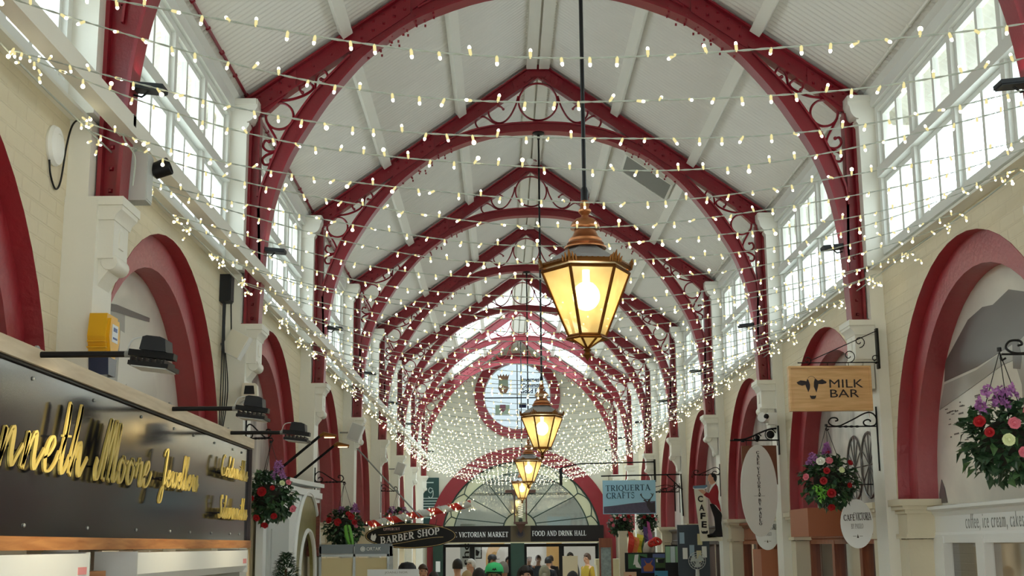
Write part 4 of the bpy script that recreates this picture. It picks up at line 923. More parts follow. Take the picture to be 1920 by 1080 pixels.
t = thing('sign_bracket', 'black iron bracket with a curved top rail and balls, over the oval cafe sign', 'bracket', (2.61, 14.57, 3.115))
b = MB(); b.tube([(0, 0, 0), (-.54, 0, 0)], .009, 6); b.tube([(-.40, 0, .0), (-.40, 0, -.02)], .02, 8); b.obj('bar', BLACK, t)
b = MB(); b.tube(spline([(-.50, 0, .01), (-.40, 0, .01), (-.30, 0, .04), (-.2, 0, .085), (-.1, 0, .12), (-.02, 0, .13)], 5), .011, 6); b.obj('rail', BLACK, t, 50)
b = MB(); b.box(-.006, .008, -.008, .04, -.16, .16); b.obj('wall_plate', BLACK, t)
for x, z, r in ((-.09, .062, .045), (-.235, .03, .028)):
    b = MB(); b.ball((x, 0, z), r, .015, r, 14, 9); b.tube([(x + (r + .014) * math.cos(a), 0, z + (r + .014) * math.sin(a)) for a in [.3 + 4.6 * i / 16 for i in range(17)]], .006, 6); b.obj('scroll', BLACK, t, 50)
b = MB()
for x in (-.36, -.02): b.tube([(x, 0, 0), (x, -.01, -.06)], .004, 5)
b.obj('hook', BLACK, t)
# waiter cut-out
t = cam_sign('waiter_sign', 'cut-out sign of a waiter in a red jacket with a tray over a white column', 'sign', 2.43, 18.58, 2.03)
def wp(pts): return [((x - 300) * .00187, (1030 - y) * .00102 * 1.0) for x, y in pts]
kx_, kz_ = .00102, .001045
def wp(pts): return [((x - 290) * kx_ * 1.0, (1030 - y) * kz_) for x, y in pts]
CW = mat('waiter_sign_white', (226, 224, 204), .5)
flat(wp([(92, 335), (240, 330), (280, 950), (460, 985), (455, 1025), (160, 1030)]), .02, CW, 'column_panel', t, (0, 0, 0))
flat(wp([(85, 300), (270, 290), (280, 312), (235, 338), (100, 340), (78, 325)]), .028, mat('tray_blue', (96, 128, 150), .4), 'tray', t, (0, -.002, 0))
flat(wp([(78, 325), (100, 336), (235, 336), (275, 315), (268, 335), (215, 348), (110, 350), (82, 338)]), .03, WHITE, 'tray_rim', t, (0, -.004, 0))
flat(wp([(300, 545), (345, 530), (440, 640), (455, 660), (462, 700), (450, 790), (462, 975), (255, 985), (250, 945), (330, 925), (365, 880), (355, 720)]), .02, BLACK, 'trousers', t, (0, 0, 0))
flat(wp([(335, 295), (390, 270), (418, 310), (428, 380), (420, 480), (440, 560), (455, 650), (435, 628), (390, 560), (320, 530), (295, 470), (250, 445), (218, 420), (245, 380), (300, 400), (305, 370)]), .022, mat('waiter_red', (156, 22, 36), .5), 'jacket', t, (0, -.002, 0))
flat(wp([(330, 300), (380, 265), (388, 275), (345, 320), (302, 385), (310, 340)]), .024, WHITE, 'shirt', t, (0, -.004, 0))
SKIN = mat('skin', (214, 164, 134), .5)
flat(wp([(285, 200), (300, 160), (330, 140), (370, 170), (375, 230), (388, 255), (365, 275), (332, 285), (305, 275), (308, 250), (288, 232)]), .024, SKIN, 'face', t, (0, -.004, 0))
flat(wp([(145, 352), (210, 350), (255, 385), (222, 420), (180, 385)]), .024, SKIN, 'hand', t, (0, -.004, 0))
flat(wp([(312, 145), (345, 132), (385, 140), (410, 180), (405, 225), (388, 255), (366, 225), (362, 190), (345, 185), (335, 155)]), .026, BLACK, 'hair', t, (0, -.006, 0))
for ch, y, x in (('C', 515, 172), ('A', 630, 187), ('F', 742, 200), ('E', 852, 212)): put(text_mesh(ch, .072, .088, .003, .035), 'lettering', t, ((x - 290) * kx_, -.021, (1030 - y) * kz_), FACE_CAM, -.03, BLACK)
flat(wp([(172, 885), (190, 905), (205, 895), (225, 902), (240, 895), (262, 890), (258, 925), (240, 932), (190, 932), (175, 920)]), .003, BLACK, 'cup_mark', t, (0, -.021, 0))
scroll_bracket((PX, 18.60, 2.945), .40, 'black scrolled bracket holding the waiter cafe sign', -1, .3, .09)
# crafts sign
t = cam_sign('hanging_sign', 'sky blue crafts sign with a stag on a dark hill', 'sign', 1.70, 22.55, 2.50)
W_, H_ = .90, .565
b = MB(); b.box(-W_ / 2, W_ / 2, 0, .015, 0, H_); b.obj('board', mat('sky_blue_board', (164, 216, 240), .35), t)
HILL = mat('slate_purple_hill', (88, 84, 108), .5, var=.35, scale=22)
flat([(-W_ / 2 + .012, .012), (W_ / 2 - .012, .012), (W_ / 2 - .012, .215), (.28, .20), (.0, .175), (-.22, .145), (-.32, .135), (-W_ / 2 + .012, .125)], .002, HILL, 'hill', t, (0, -.001, 0))
STAG = mat('stag_brown', (58, 50, 56), .5)
flat([(.29, .195), (.30, .22), (.25, .232), (.24, .222), (.29, .19), (.29, .14), (.31, .10), (.36, .03), (.43, .03), (.43, .20), (.37, .175), (.345, .195), (.355, .232), (.365, .236), (.34, .235), (.32, .232)], .003, STAG, 'stag', t, (0, -.001, 0))
b = MB()
for pts in ([(.275, .235), (.23, .27), (.205, .305), (.20, .34)], [(.205, .305), (.185, .325)], [(.335, .235), (.375, .275), (.40, .315), (.405, .345)], [(.395, .31), (.365, .345)], [(.24, .225), (.27, .238), (.34, .24), (.36, .235)]): ribbon(b, pts, lambda q: .011, 0, .004, 3)
put(b.mesh('antlers', STAG), 'antlers', t, (0, -.001, 0))
TEAL = mat('deep_teal_ink', (24, 70, 100), .5)
put(roman('TRIQUERTA', .76, .098, .003, 1.05), 'lettering', t, (-.02, -.001, .39), FACE_CAM, .02, TEAL)
put(roman('CRAFTS', .48, .098, .003, 1.05), 'lettering', t, (-.15, -.001, .262), FACE_CAM, .02, TEAL)
t = thing('sign_bracket', 'long black bar bracket carrying the blue crafts sign', 'bracket', (2.61, 22.58, 3.16))
b = MB(); b.tube([(-.04, 0, 0), (-1.38, 0, -.02)], .013, 6); b.obj('bar', BLACK, t)
b = MB(); b.tube([(-.02, 0, .01), (-.0, 0, -.70)], .013, 6); b.tube([(-.26, 0, -.01), (0, 0, -.26)], .011, 6); b.obj('stay', BLACK, t)
b = MB(); b.tube([(x, 0, z) for x, z in [(v.x, v.y) for v in spline([Vector(p) for p in ((-.32, -.27, 0), (-.30, -.23, 0), (-.27, -.27, 0), (-.30, -.3, 0), (-.2, -.29, 0), (-.08, -.22, 0), (-.03, -.2, 0), (0, -.25, 0))], 5)]], .007, 6); b.obj('scroll', BLACK, t, 50)
b = MB()
for x in (-1.25, -.52): b.tube([(x, 0, -.01), (x, -.02, -.1)], .004, 5)
b.obj('chain', BLACK, t)
t = thing('sign_bracket', 'long black bar bracket beyond and above the blue crafts sign', 'bracket', (2.61, 26.6, 3.62))
b = MB(); b.tube([(0, 0, 0), (-1.55, 0, -.03), (-1.9, 0, -.12)], .014, 6); b.obj('bar', BLACK, t); b = MB(); b.box(-.02, .02, -.01, .01, -.4, .05); b.obj('wall_plate', BLACK, t)
b = MB(); b.box(-1.92, -1.86, -.01, .01, -.45, -.12); b.obj('sign_edge', DGREY, t)
# round cafe decals on hanging discs
def disc_sign(x, y, z, lab, flip=False):
    t = cam_sign('disc_sign', lab, 'sign', x, y, z, None)
    b = MB(); b.prism(ell(.135, .20, 40, 0, 0), -.006, .006); b.obj('disc', mat('white_disc_panel', (240, 242, 242), .35), t)
    put(roman('CAFE', .095, .05, .002, 1.35, .05), 'lettering', t, (-.062, -.006, .025), FACE_CAM, .03, GOLDINK)
    b = MB(); ribbon(b, [(0, 0), (.008, .012)], lambda q: .004, 0, .002, 1); put(b.mesh('lettering', GOLDINK), 'lettering', t, (-.026, -.006, .08))
    put(roman('VICTORIA', .125, .062, .002, 1.35, .03), 'lettering', t, (.055, -.006, .028), FACE_CAM, .03, GOLDINK)
    put(roman('BY PAULO', .10, .04, .002, 1.0, .03), 'lettering', t, (.0, -.006, -.04), FACE_CAM, .03, mat('grey_ink', (110, 112, 114), .5))
    b = MB(); b.box(-.04, -.012, -.009, -.006, -.102, -.099); b.box(.012, .04, -.009, -.006, -.102, -.099); b.prism([(-.008, -.115), (0, -.085), (.008, -.115)], -.009, -.006); b.obj('ornament', GOLDINK, t)
    b = MB(); b.tube([(-.05, 0, .19), (-.05, 0, .32)], .002, 4); b.tube([(.05, 0, .19), (.05, 0, .32)], .002, 4); b.obj('cord', BLACK, t); b = MB(); b.tube([(-.07, 0, .32), (2.71 - x, 0, .32)], .005, 5); b.obj('rod', BLACK, t)
disc_sign(2.475, 11.0, 2.15, 'white round cafe sign low down beside the brown box')
disc_sign(2.56, 15.2, 2.12, 'white round cafe sign half hidden behind the tall oval sign')
b = MB(); b.box(-.13, .22, 0, .76, 0, .26); o = b.obj('sign_box', mat('orange_brown_box', (164, 98, 66), .5), loc=(2.50, 12.3, 2.055)); tag(o, 'plain brown projecting box behind the round flower basket', 'box')
b = MB(); b.box(-.10, .10, 0, .5, 0, .95); o = b.obj('sign_box', MATS['orange_brown_box'], loc=(2.60, 15.3, .98)); tag(o, 'tall brown box edge below the half hidden round cafe sign', 'box')
# shopfronts in the right hand arches
def shopfront(k, sg, m, lab, lett=None, X=2.88, panes=4, top=2.02, glassy=True):
    y0, y1 = (yc(k) + yc(k + 1)) / 2 + .055 - RI - .02, (yc(k) + yc(k + 1)) / 2 + .055 + RI + .02
    t = thing('shopfront', lab, 'shopfront', (sg * X, y0, 0)); L = y1 - y0
    b = MB()
    b.prism([(sg * .04, 2.03), (0, 2.03), (sg * -.015, 2.05), (0, 2.07), (0, 2.19), (sg * -.02, 2.21), (sg * -.03, 2.225), (sg * -.07, 2.24), (sg * -.07, 2.262), (sg * .04, 2.275)], 0, L, 'Y'); o = b.obj('fascia', m, t)
    b = MB()
    for i in range(panes + 1 if panes else 0):
        y = L * i / panes; b.box(sg * -.02, sg * .08, max(0, y - .045), min(L, y + .045), 0, 2.02)
    if panes: b.box(sg * -.015, sg * .08, .0, L, 1.985, 2.03); b.box(sg * -.015, sg * .08, 0, L, .0, .7); b.box(sg * -.0, sg * .08, 0, L, .7, .8); b.obj('frame', m, t)
    if glassy:
        b = MB(); b.add([(sg * .04, 0, .8), (sg * .04, L, .8), (sg * .04, L, 1.985), (sg * .04, 0, 1.985)], [(0, 1, 2, 3)]); b.obj('pane', glass('shop_glass', (250, 250, 250), .08), t)
    return t, L
t, L = shopfront(0, 1, WHITE, 'white shopfront with grey handwriting on its fascia, at the lower right', X=2.90, panes=0)
GREYINK = mat('soft_grey_ink', (150, 152, 148), .6)
put(text_mesh('coffee, ice cream, cakes, b', 1.20, .12, .002, -.012, sp=1.2), 'lettering', t, (-.001, 9.03 - t.location.y, 2.075), FACE_L, 0, GREYINK)
b = MB()
for ya, yb in ((10.10, 10.4), (9.25, 9.41), (8.25, 8.40), (7.27, 7.42)): b.box(-.02, .05, ya - t.location.y, yb - t.location.y, 0, 2.04)
b.box(-.015, .05, 0, L, 1.99, 2.05); b.box(-.015, .05, 0, L, 0, .8); b.obj('frame', WHITE, t)
BACKC = mat('shop_back_wall', (226, 210, 184), .7)
b = MB(); b.box(3.3, 3.34, 7.0, 10.6, 0, 2.28); tag(b.obj('partition', BACKC), 'cream back wall inside the white shop at lower right', 'partition')
t = thing('menu_board', 'black menu board hanging inside the white shop at lower right', 'board', (3.28, 8.98, 1.45)); b = MB(); b.box(-.02, .0, 0, .28, 0, .42); b.obj('board', BLACK, t); b = MB(); b.tube([(-.025, v.x, v.y) for v in spline([Vector(p) for p in ((.2, .3, 0), (.12, .33, 0), (.1, .27, 0), (.16, .24, 0), (.2, .2, 0))], 5)], .008, 5); b.obj('chalk_mark', WHITE, t)
t = thing('lampshade', 'large glowing cream drum lampshade inside the white shop at lower right', 'lamp', (3.2, 8.25, 1.90)); b = MB(); b.lathe([(.2, -.0), (.2, .12)], n=24); b.obj('shade', emis('warm_shade', (246, 214, 150), .85), t, 60); b = MB(); b.tube([(0, 0, .1), (0, 0, .42)], .006, 5); b.obj('flex', BLACK, t)
b = MB(); b.box(3.0, 3.03, 10.95, 18.4, 0, 2.28); tag(b.obj('partition', mat('dark_interior_brown', (74, 44, 34), .5)), 'dark brown sheet standing in for the dim interior behind the brown cafe shopfronts', 'partition')  # dark sheet behind the panes, coloured in place of the dim cafe interior
t, L = shopfront(1, 1, BROWNW, 'brown panelled wooden shopfront below the round cafe sign', X=2.86, panes=3)
t, L = shopfront(2, 1, BROWNW, 'brown panelled wooden shopfront beyond the oval cafe sign', X=2.86, panes=3)
for k in (3, 4, 5): shopfront(k, 1, mat('dark_shop_frame', (70, 60, 56), .5), 'dark framed shopfront on the right, in the %s arch' % ORD[k + 1], X=2.88, panes=4)
for k in (1, 2, 3, 4, 5): shopfront(k, -1, CREAMS, 'cream shopfront on the left, in the %s arch' % ORD[k + 1], X=2.88, panes=4)
shopfront(0, -1, CREAMS, 'cream shopfront behind the black script sign', X=2.88, panes=4)
# murals in the arches
def mural_mat(name, lo, hi, scale, seed):
    m = bpy.data.materials.new(name); m.use_nodes = True; n = m.node_tree; b = n.nodes['Principled BSDF']; b.inputs['Roughness'].default_value = .22
    t = n.nodes.new('ShaderNodeTexCoord'); mp = n.nodes.new('ShaderNodeMapping'); mp.inputs['Location'].default_value = (seed, seed * 2.3, seed); mp.inputs['Scale'].default_value = (1, scale[0], scale[1])
    q = n.nodes.new('ShaderNodeTexNoise'); q.inputs['Scale'].default_value = 1.6; q.inputs['Detail'].default_value = 7; q.inputs['Distortion'].default_value = .5
    r = n.nodes.new('ShaderNodeValToRGB'); r.color_ramp.elements[0].position = .38; r.color_ramp.elements[1].position = .62; r.color_ramp.elements[0].color = rgb(*lo); r.color_ramp.elements[1].color = rgb(*hi)
    n.links.new(t.outputs['Object'], mp.inputs[0]); n.links.new(mp.outputs[0], q.inputs['Vector']); n.links.new(q.outputs['Fac'], r.inputs[0]); n.links.new(r.outputs[0], b.inputs['Base Color']); return m
PHL, PHM, PHD = mat('photo_pale', (214, 210, 200), .25), mat('photo_mid', (158, 156, 150), .25), mat('photo_dark', (96, 92, 90), .25)
MUR = {}
for sg, side in ((1, 'right'), (-1, 'left')):
    for k in range(-1, NT - 1):
        m = (yc(k) + yc(k + 1)) / 2 + .055
        near = k == 0
        lab = {(1, 0): 'grey landscape photo mural with a bending figure, in the nearest right arch', (-1, 0): 'grey photo mural of an old van, in the nearest left arch'}.get((sg, k), 'black and white photo mural in the %s red arch on the %s' % (ORD[k + 1], side))
        t = thing('mural_panel', lab, 'mural', (sg * 2.945, m, 0), 0)
        b = MB(); poly = [(RI + .05, 2.25)] + [((RI + .05) * math.cos(PI * i / 28), ZS + (RI + .05) * math.sin(PI * i / 28)) for i in range(29)] + [(-RI - .05, 2.25)]
        b.prism(poly, 0, sg * .02, 'X'); mt = mural_mat('mural_print', (150, 148, 142) if not near else (200, 197, 188), (216, 212, 204) if not near else (226, 222, 210), (1.2, .5) if not near else (.6, .8), k + sg * 3.1)
        b.obj('print', mt, t); MUR[(sg, k)] = t
def onmural(t, sg, pts, m, name, lift=.004):
    """pts in (y, z) of the hall"""
    m0 = t.location.y; b = MB(); b.prism([(y - m0, z) for y, z in pts], -sg * lift, 0, 'X'); b.obj(name, m, t)
t = MUR[(1, 0)]
onmural(t, 1, [(10.0, 3.2), (9.95, 3.35), (9.4, 3.58), (9.1, 3.62), (8.9, 3.6), (8.6, 3.65), (8.2, 3.55), (7.6, 3.6), (7.5, 3.3), (8.6, 3.28), (9.3, 3.22)], PHD, 'far_hill', .003)
onmural(t, 1, [(10.15, 3.0), (10.0, 3.18), (9.3, 3.2), (8.6, 3.28), (7.5, 3.3), (7.5, 3.2), (8.8, 3.17), (9.5, 3.08)], PHM, 'near_hill', .005)
onmural(t, 1, [(8.52, 2.5), (8.5, 3.0), (8.58, 3.15), (8.5, 3.28), (8.32, 3.32), (8.1, 3.3), (7.85, 3.15), (7.7, 2.9), (7.66, 2.5), (7.95, 2.5), (8.0, 2.85), (8.2, 2.9), (8.3, 2.5)], PHM, 'figure', .007)
onmural(t, 1, [(8.62, 3.12), (8.6, 3.28), (8.5, 3.3), (8.46, 3.18), (8.5, 3.1)], PHD, 'figure_head', .008)
onmural(t, 1, [(8.45, 2.29), (8.5, 2.45), (8.1, 2.5), (7.6, 2.45), (7.55, 2.29)], PHD, 'boulder', .006)
onmural(t, 1, [(10.30, 2.29), (10.29, 2.36), (10.22, 2.47), (10.16, 2.4), (10.12, 2.29)], PHD, 'rock', .006)
random.seed(21)
b = MB()
for i in range(60):
    y, z = random.uniform(8.8, 10.1), random.uniform(2.72, 3.02); w = random.uniform(.01, .05); b.box(-.004, 0, y - 8.81 - w, y - 8.81 + w, z, z + random.uniform(.004, .012))
b.obj('speckle', PHD, t)['kind'] = 'stuff'
t = MUR[(-1, 0)]
onmural(t, -1, [(7.5, 2.55), (7.5, 3.1), (8.0, 3.5), (8.6, 3.55), (8.65, 3.1), (9.7, 3.05), (10.2, 2.9), (10.3, 2.3), (7.4, 2.3)], PHM, 'van_body', .003)
onmural(t, -1, [(8.5, 3.05), (8.52, 3.4), (9.2, 3.38), (9.5, 3.1), (9.4, 3.0)], PHL, 'wall_shape', .004)
onmural(t, -1, [(8.7, 3.02), (9.9, 2.92), (9.95, 2.96), (8.7, 3.07)], PHL, 'bumper_line', .006)
for y in (8.1, 9.95): onmural(t, -1, [(y + .24 * math.cos(a), 2.55 + .30 * math.sin(a)) for a in [2 * PI * i / 24 for i in range(24)]], PHD, 'wheel', .006); onmural(t, -1, [(y + .12 * math.cos(a), 2.55 + .15 * math.sin(a)) for a in [2 * PI * i / 24 for i in range(24)]], PHL, 'hub_cap', .008)
onmural(t, -1, [(7.6, 3.45), (8.4, 3.55), (9.2, 3.6), (9.2, 3.57), (8.4, 3.5), (7.6, 3.41)], PHD, 'roof_line', .006)
t = MUR[(1, 1)]
for y in (12.2, 12.7): 
    b = MB(); b.tube([(-.006, y - t.location.y + .26 * math.cos(a), 2.7 + .3 * math.sin(a)) for a in [2 * PI * i / 28 for i in range(28)]], .012, 5, True)
    for i in range(6): a = PI * i / 6; b.tube([(-.006, y - t.location.y + .26 * math.cos(a), 2.7 + .3 * math.sin(a)), (-.006, y - t.location.y - .26 * math.cos(a), 2.7 - .3 * math.sin(a))], .005, 4)
    b.obj('wheel', PHD, t)
# shop goods around the crafts stall
def card(x, y, z, w, h, base, shapes, lab, name='art_print', cat='picture', grp='art prints on the crafts stall'):
    t = thing(name, lab, cat, (x, y, z), 0, grp); b = MB(); b.box(-w / 2, w / 2, 0, .015, 0, h); b.obj('canvas', base, t)
    for poly, m in shapes: flat([(px_ * w - w / 2, pz * h) for px_, pz in poly], .003, m, 'motif', t, (0, -.0005, 0))
GRN, BLU, SKY_, ORG = mat('print_green', (66, 120, 74), .5), mat('print_blue', (48, 66, 140), .5), mat('print_sky', (60, 140, 180), .5), mat('print_orange', (178, 106, 58), .5)
card(1.61, 20.5, 1.63, .29, .22, GRN, [([(.35, .95), (.55, .98), (.5, .5), (.65, .15), (.95, .05), (.7, .02), (.4, .1), (.35, .3), (.25, .25), (.3, .55)], WHITE), ([(.6, .9), (.98, .75), (.98, .1), (.7, .2)], BLACK)], 'green print of a black and white cow on the crafts stall')
card(1.75, 20.35, 1.57, .21, .22, BLU, [([(.2, .1), (.8, .1), (.9, .4), (.7, .6), (.85, .9), (.6, .65), (.4, .65), (.2, .92), (.35, .55), (.15, .4)], ORG)], 'blue print of a horned orange cow on the crafts stall')
card(1.95, 20.5, 1.64, .22, .21, mat('print_dark_green', (62, 92, 44), .5), [([(.0, .75), (1, .7), (1, 1), (0, 1)], mat('print_lilac_sky', (96, 112, 160), .5)), ([(.3, .6), (.8, .65), (.75, .35), (.4, .35)], BLACK), ([(.22, .6), (.32, .66), (.34, .4), (.24, .4)], WHITE)], 'dark green print with a black cow under a lilac sky on the crafts stall')
card(1.94, 20.3, 1.40, .2, .2, SKY_, [([(0, 0), (.4, .1), (.3, .6), (.1, .7), (0, .6)], DGREY)], 'plain sky blue print low on the crafts stall')
card(1.46, 20.2, 1.42, .19, .17, mat('print_cream', (226, 190, 156), .5), [(ell(.18, .22, 20, .5, .5), mat('print_red', (204, 58, 40), .5))], 'cream print with a red disc at the left of the crafts stall')
b = MB(); b.box(1.42, 2.08, 20.55, 20.58, 1.35, 1.87); tag(b.obj('grid_board', BLACK), 'black grid board behind the prints of the crafts stall', 'board')
b = MB(); b.box(1.48, 2.3, 19.9, 20.9, 0, 1.34); tag(b.obj('stall_counter', mat('stall_board', (150, 110, 80), .6)), 'low wooden counter of the crafts stall on the right', 'counter')
b = MB(); b.box(1.345, 1.465, 20.6, 20.75, 0, 2.16); b.box(1.335, 1.475, 20.59, 20.76, 2.16, 2.2); tag(b.obj('stall_post', CREAMS), 'cream post at the left of the crafts stall', 'post')
FL = [('red', (206, 52, 36), 1.50, 1.59, 2.2), ('peach', (236, 140, 84), 1.57, 1.67, 2.12), ('yellow', (222, 206, 60), 1.63, 1.74, 2.16), ('green', (86, 120, 78), 1.70, 1.78, 2.12), ('purple', (92, 72, 130), 1.75, 1.84, 2.28), ('pink', (186, 84, 144), 1.81, 1.88, 2.36)]
for i, (nm, c, xa, xb, zt) in enumerate(FL):
    b = MB(); N = 10
    A = [(xa + (xb - xa) * .2 + .012 * math.sin(q * .8 + i), 21.0 + .02 * math.sin(q + i), zt - (zt - 1.72) * q / N) for q in range(N + 1)]; B = [(xb + .02 * math.sin(q * .6 + i), 20.97 + .02 * math.cos(q + i), zt - .03 - (zt - 1.72) * q / N) for q in range(N + 1)]
    b.strip(A, B); b.strip([(x, y + .012, z) for x, y, z in A], [(x, y + .012, z) for x, y, z in B]); tag(b.obj('rainbow_banner', mat('banner_' + nm, c, .6)), nm + ' cloth strip of the rainbow banner behind the crafts stall', 'banner', 'strips of the rainbow banner')
t = thing('foil_balloon', 'shiny red curly balloon above the crafts stall', 'balloon', (1.9, 20.6, 2.0)); b = MB(); RB = mat('red_foil', (214, 44, 34), .25)
for c, r, a in (((0, 0, .02), .045, 0), ((-.06, 0, .0), .03, 1), ((.05, 0, .04), .035, 2)): b.tube([(c[0] + x, c[1] + .02 * i / 18, c[2] + z) for i, (x, z) in enumerate(spiral((0, 0), r * 1.7, a, 1.1))], .022, 8)
b.obj('coil', RB, t, 50); b = MB(); b.tube([(0, 0, -.05), (.01, 0, -.66)], .003, 4); b.obj('stick', BLACK, t)
t = thing('balloon', 'pale grey egg shaped balloon below the red one at the crafts stall', 'balloon', (1.80, 20.7, 1.93)); b = MB(); b.ball((0, 0, 0), .085, .085, .12, 16, 12, Matrix.Rotation(.3, 4, 'Y')); b.obj('body', mat('pale_balloon', (186, 178, 164), .3), t, 70); b = MB(); b.tube([(0, 0, -.1), (.01, 0, -.6)], .003, 4); b.obj('stick', BLACK, t)
for i in range(4):
    b = MB(); b.box(-.035, .035, 0, .004, 0, .24); o = b.obj('leaflet', mat('leaflet_%d' % (i % 2), [(150, 196, 160), (204, 222, 226)][i % 2], .4), loc=(2.06 + i * .075, 20.4, 1.72)); tag(o, ('pale green' if i % 2 == 0 else 'pale blue') + ' hanging leaflet at the right of the crafts stall, ' + ORD[i] + ' from the left', 'leaflet', 'leaflets beside the crafts stall')
b = MB(); b.box(2.02, 2.35, 20.41, 20.44, 1.3, 1.98); tag(b.obj('leaflet_rack', DGREY), 'dark rack behind the pale leaflets at the crafts stall', 'rack')
t = thing('shop_door', 'brown wooden half glazed door at the left of the crafts stall', 'door', (1.24, 22.0, 0)); b = MB()
b.box(-.11, -.085, 0, .05, 0, 2.1); b.box(.085, .11, 0, .05, 0, 2.1); b.box(-.085, .085, 0, .05, 1.95, 2.1); b.box(-.085, .085, 0, .05, 0, .9); b.obj('frame', BROWNW, t); b = MB(); b.box(-.085, .085, .02, .03, .9, 1.95); b.obj('pane', mat('mottled_pane', (150, 170, 172), .15, var=.5, scale=30), t)
t = thing('desk_fan', 'pale round desk fan in front of the dark shop window below the waiter sign', 'fan', (2.30, 19.0, 1.52)); b = MB()
b.lathe([(.09, -.03), (.095, 0), (.03, .03), (.025, .12)], n=16); b.obj('base', LGREY, t, 50); b = MB(); Mf = Matrix.Translation((0, 0, .24)) @ Matrix.Rotation(PI / 2, 4, 'X')
for r in (.12, .09, .06, .03): b.tube([Mf @ Vector((r * math.cos(2 * PI * i / 24), r * math.sin(2 * PI * i / 24), .05 * (1 - r / .13))) for i in range(24)], .004, 5, True)
for i in range(16): a = 2 * PI * i / 16; b.tube([Mf @ Vector((0, 0, .05)), Mf @ Vector((.12 * math.cos(a), .12 * math.sin(a), 0))], .002, 4)
b.obj('cage', LGREY, t); b = MB()
for i in range(3): a = 2 * PI * i / 3; b.add([Mf @ Vector((0, 0, .01)), Mf @ Vector((.1 * math.cos(a), .1 * math.sin(a), .02)), Mf @ Vector((.1 * math.cos(a + 1.2), .1 * math.sin(a + 1.2), 0))], [(0, 1, 2)])
b.ball(Mf @ Vector((0, 0, .02)), .03, .03, .03); b.obj('blade', mat('fan_blade', (190, 204, 200), .3), t)
b = MB(); b.box(2.12, 2.56, 18.9, 19.4, 0, 1.49); tag(b.obj('counter', mat('pale_counter', (196, 188, 170), .5)), 'pale counter under the desk fan', 'counter')
b = MB(); b.box(2.10, 2.56, 19.5, 19.55, 1.5, 2.27); b.box(2.10, 2.56, 19.49, 19.5, 2.24, 2.27); tag(b.obj('dark_window_panel', mat('navy_window_dark', (48, 60, 72), .4)), 'dark blue panel standing in for the dark shop window behind the desk fan', 'dark panel')  # flat navy panel painted to stand for the dark of the shop window
for i, (x, z) in enumerate(((2.2, 1.78), (2.3, 1.82), (2.4, 1.74), (2.48, 1.80), (2.16, 2.0), (2.42, 1.98))):
    b = MB(); b.box(-.035, .035, 0, .005, 0, .16); o = b.obj('card', mat('card_%d' % (i % 3), [(226, 228, 226), (150, 176, 196), (214, 206, 160)][i % 3], .5), loc=(x, 19.48, z)); tag(o, ['white', 'pale blue', 'pale yellow'][i % 3] + ' card pinned %s on the dark blue board behind the fan' % ['at upper left', 'above the fan', 'beside the fan', 'at the right', 'at the top left', 'at the top right'][i], 'card', 'cards on the dark blue board')
# ================================================================== LEFT: devices on the wall
t = thing('alarm_box', 'yellow and dark blue hexagonal alarm box on the left pier above the script sign', 'alarm', (-2.53, 6.66, 2.86)); YEL = mat('alarm_yellow', (226, 172, 30), .35)
hx = [(-.085, .10), (.085, .10), (.12, .2), (.085, .31), (-.085, .31), (-.12, .2)]
b = MB(); hxp = [(-.07, .09), (.07, .09), (.115, .19), (.09, .31), (-.09, .31), (-.115, .19)]
b.prism([(y, z) for y, z in hxp], 0, .09, 'X'); b.prism([(y * .8, .2 + (z - .2) * .8) for y, z in hxp], .09, .105, 'X')
b.box(0, .094, -.115, .115, .13, .137); b.box(0, .094, -.115, .115, .16, .167); b.obj('cover', YEL, t)
b = MB(); b.prism([(-.075, .09), (.075, .09), (.06, .0), (-.06, .0)], 0, .1, 'X'); b.obj('strobe', mat('navy_plastic', (24, 34, 66), .25), t)
b = MB(); b.box(.105, .107, -.05, .05, .17, .26); b.obj('label', mat('label_white', (222, 228, 236), .4), t)
b = MB(); b.box(.107, .1085, -.03, .03, .225, .245); b.box(.107, .1085, -.035, .035, .185, .195); b.obj('label_mark', mat('label_blue', (50, 80, 150), .4), t)
t = thing('access_point', 'white round wireless disc on the left wall near the top', 'router', (-2.70, 6.37, 3.99)); b = MB(); b.lathe([(.10, 0), (.105, .012), (.095, .03), (.06, .038), (.058, .036), (.0, .04)], n=28, M=Matrix.Rotation(PI / 2, 4, 'Y')); b.obj('body', WHITE, t, 40)
b = MB(); b.tube(spline([(.01, -.06, -.09), (.01, -.03, -.16), (.01, .05, -.21), (.01, .12, -.15), (.02, .15, .05), (.03, .2, .18), (.06, .27, .24)], 6), .005, 6); b.obj('cable', BLACK, t, 50)
t = thing('junction_box', 'black slim box with cables on the left wall beside the white panel antenna', 'box', (-2.70, 10.40, 3.93)); b = MB(); b.box(0, .08, -.07, .07, 0, .22); b.box(.08, .09, -.06, .06, .01, .21); b.obj('body', DGREY, t); b = MB()
for i in range(4): b.tube(spline([(.03, -.05 + i * .03, 0), (.03, -.04 + i * .03, -.3), (.03 + .01 * i, -.03 + i * .04, -.7), (.03, -.05 + i * .03, -1.1)], 6), .005, 5)
b.obj('cable', DGREY, t, 50); b = MB(); b.tube([(.06, .1, .05), (.06, .16, -.25)], .006, 5); b.obj('stay', BLACK, t)
t = thing('antenna_panel', 'tilted white panel antenna on the left wall below the black box', 'antenna', (-2.58, 10.45, 3.60)); b = MB(); Mp = Matrix.Rotation(.5, 4, 'Y') @ Matrix.Rotation(-.3, 4, 'Z'); b.box(-.085, .10, -.03, .03, -.10, .10, Mp); b.obj('body', WHITE, t); b = MB(); b.box(-.08, .095, -.034, -.03, -.095, .095, Mp); b.obj('cover', mat('warm_white_plastic', (236, 234, 222), .4), t); b = MB(); b.tube([(-.13, .0, .0), (0, 0, 0)], .012, 6); b.obj('mount', GREY, t)
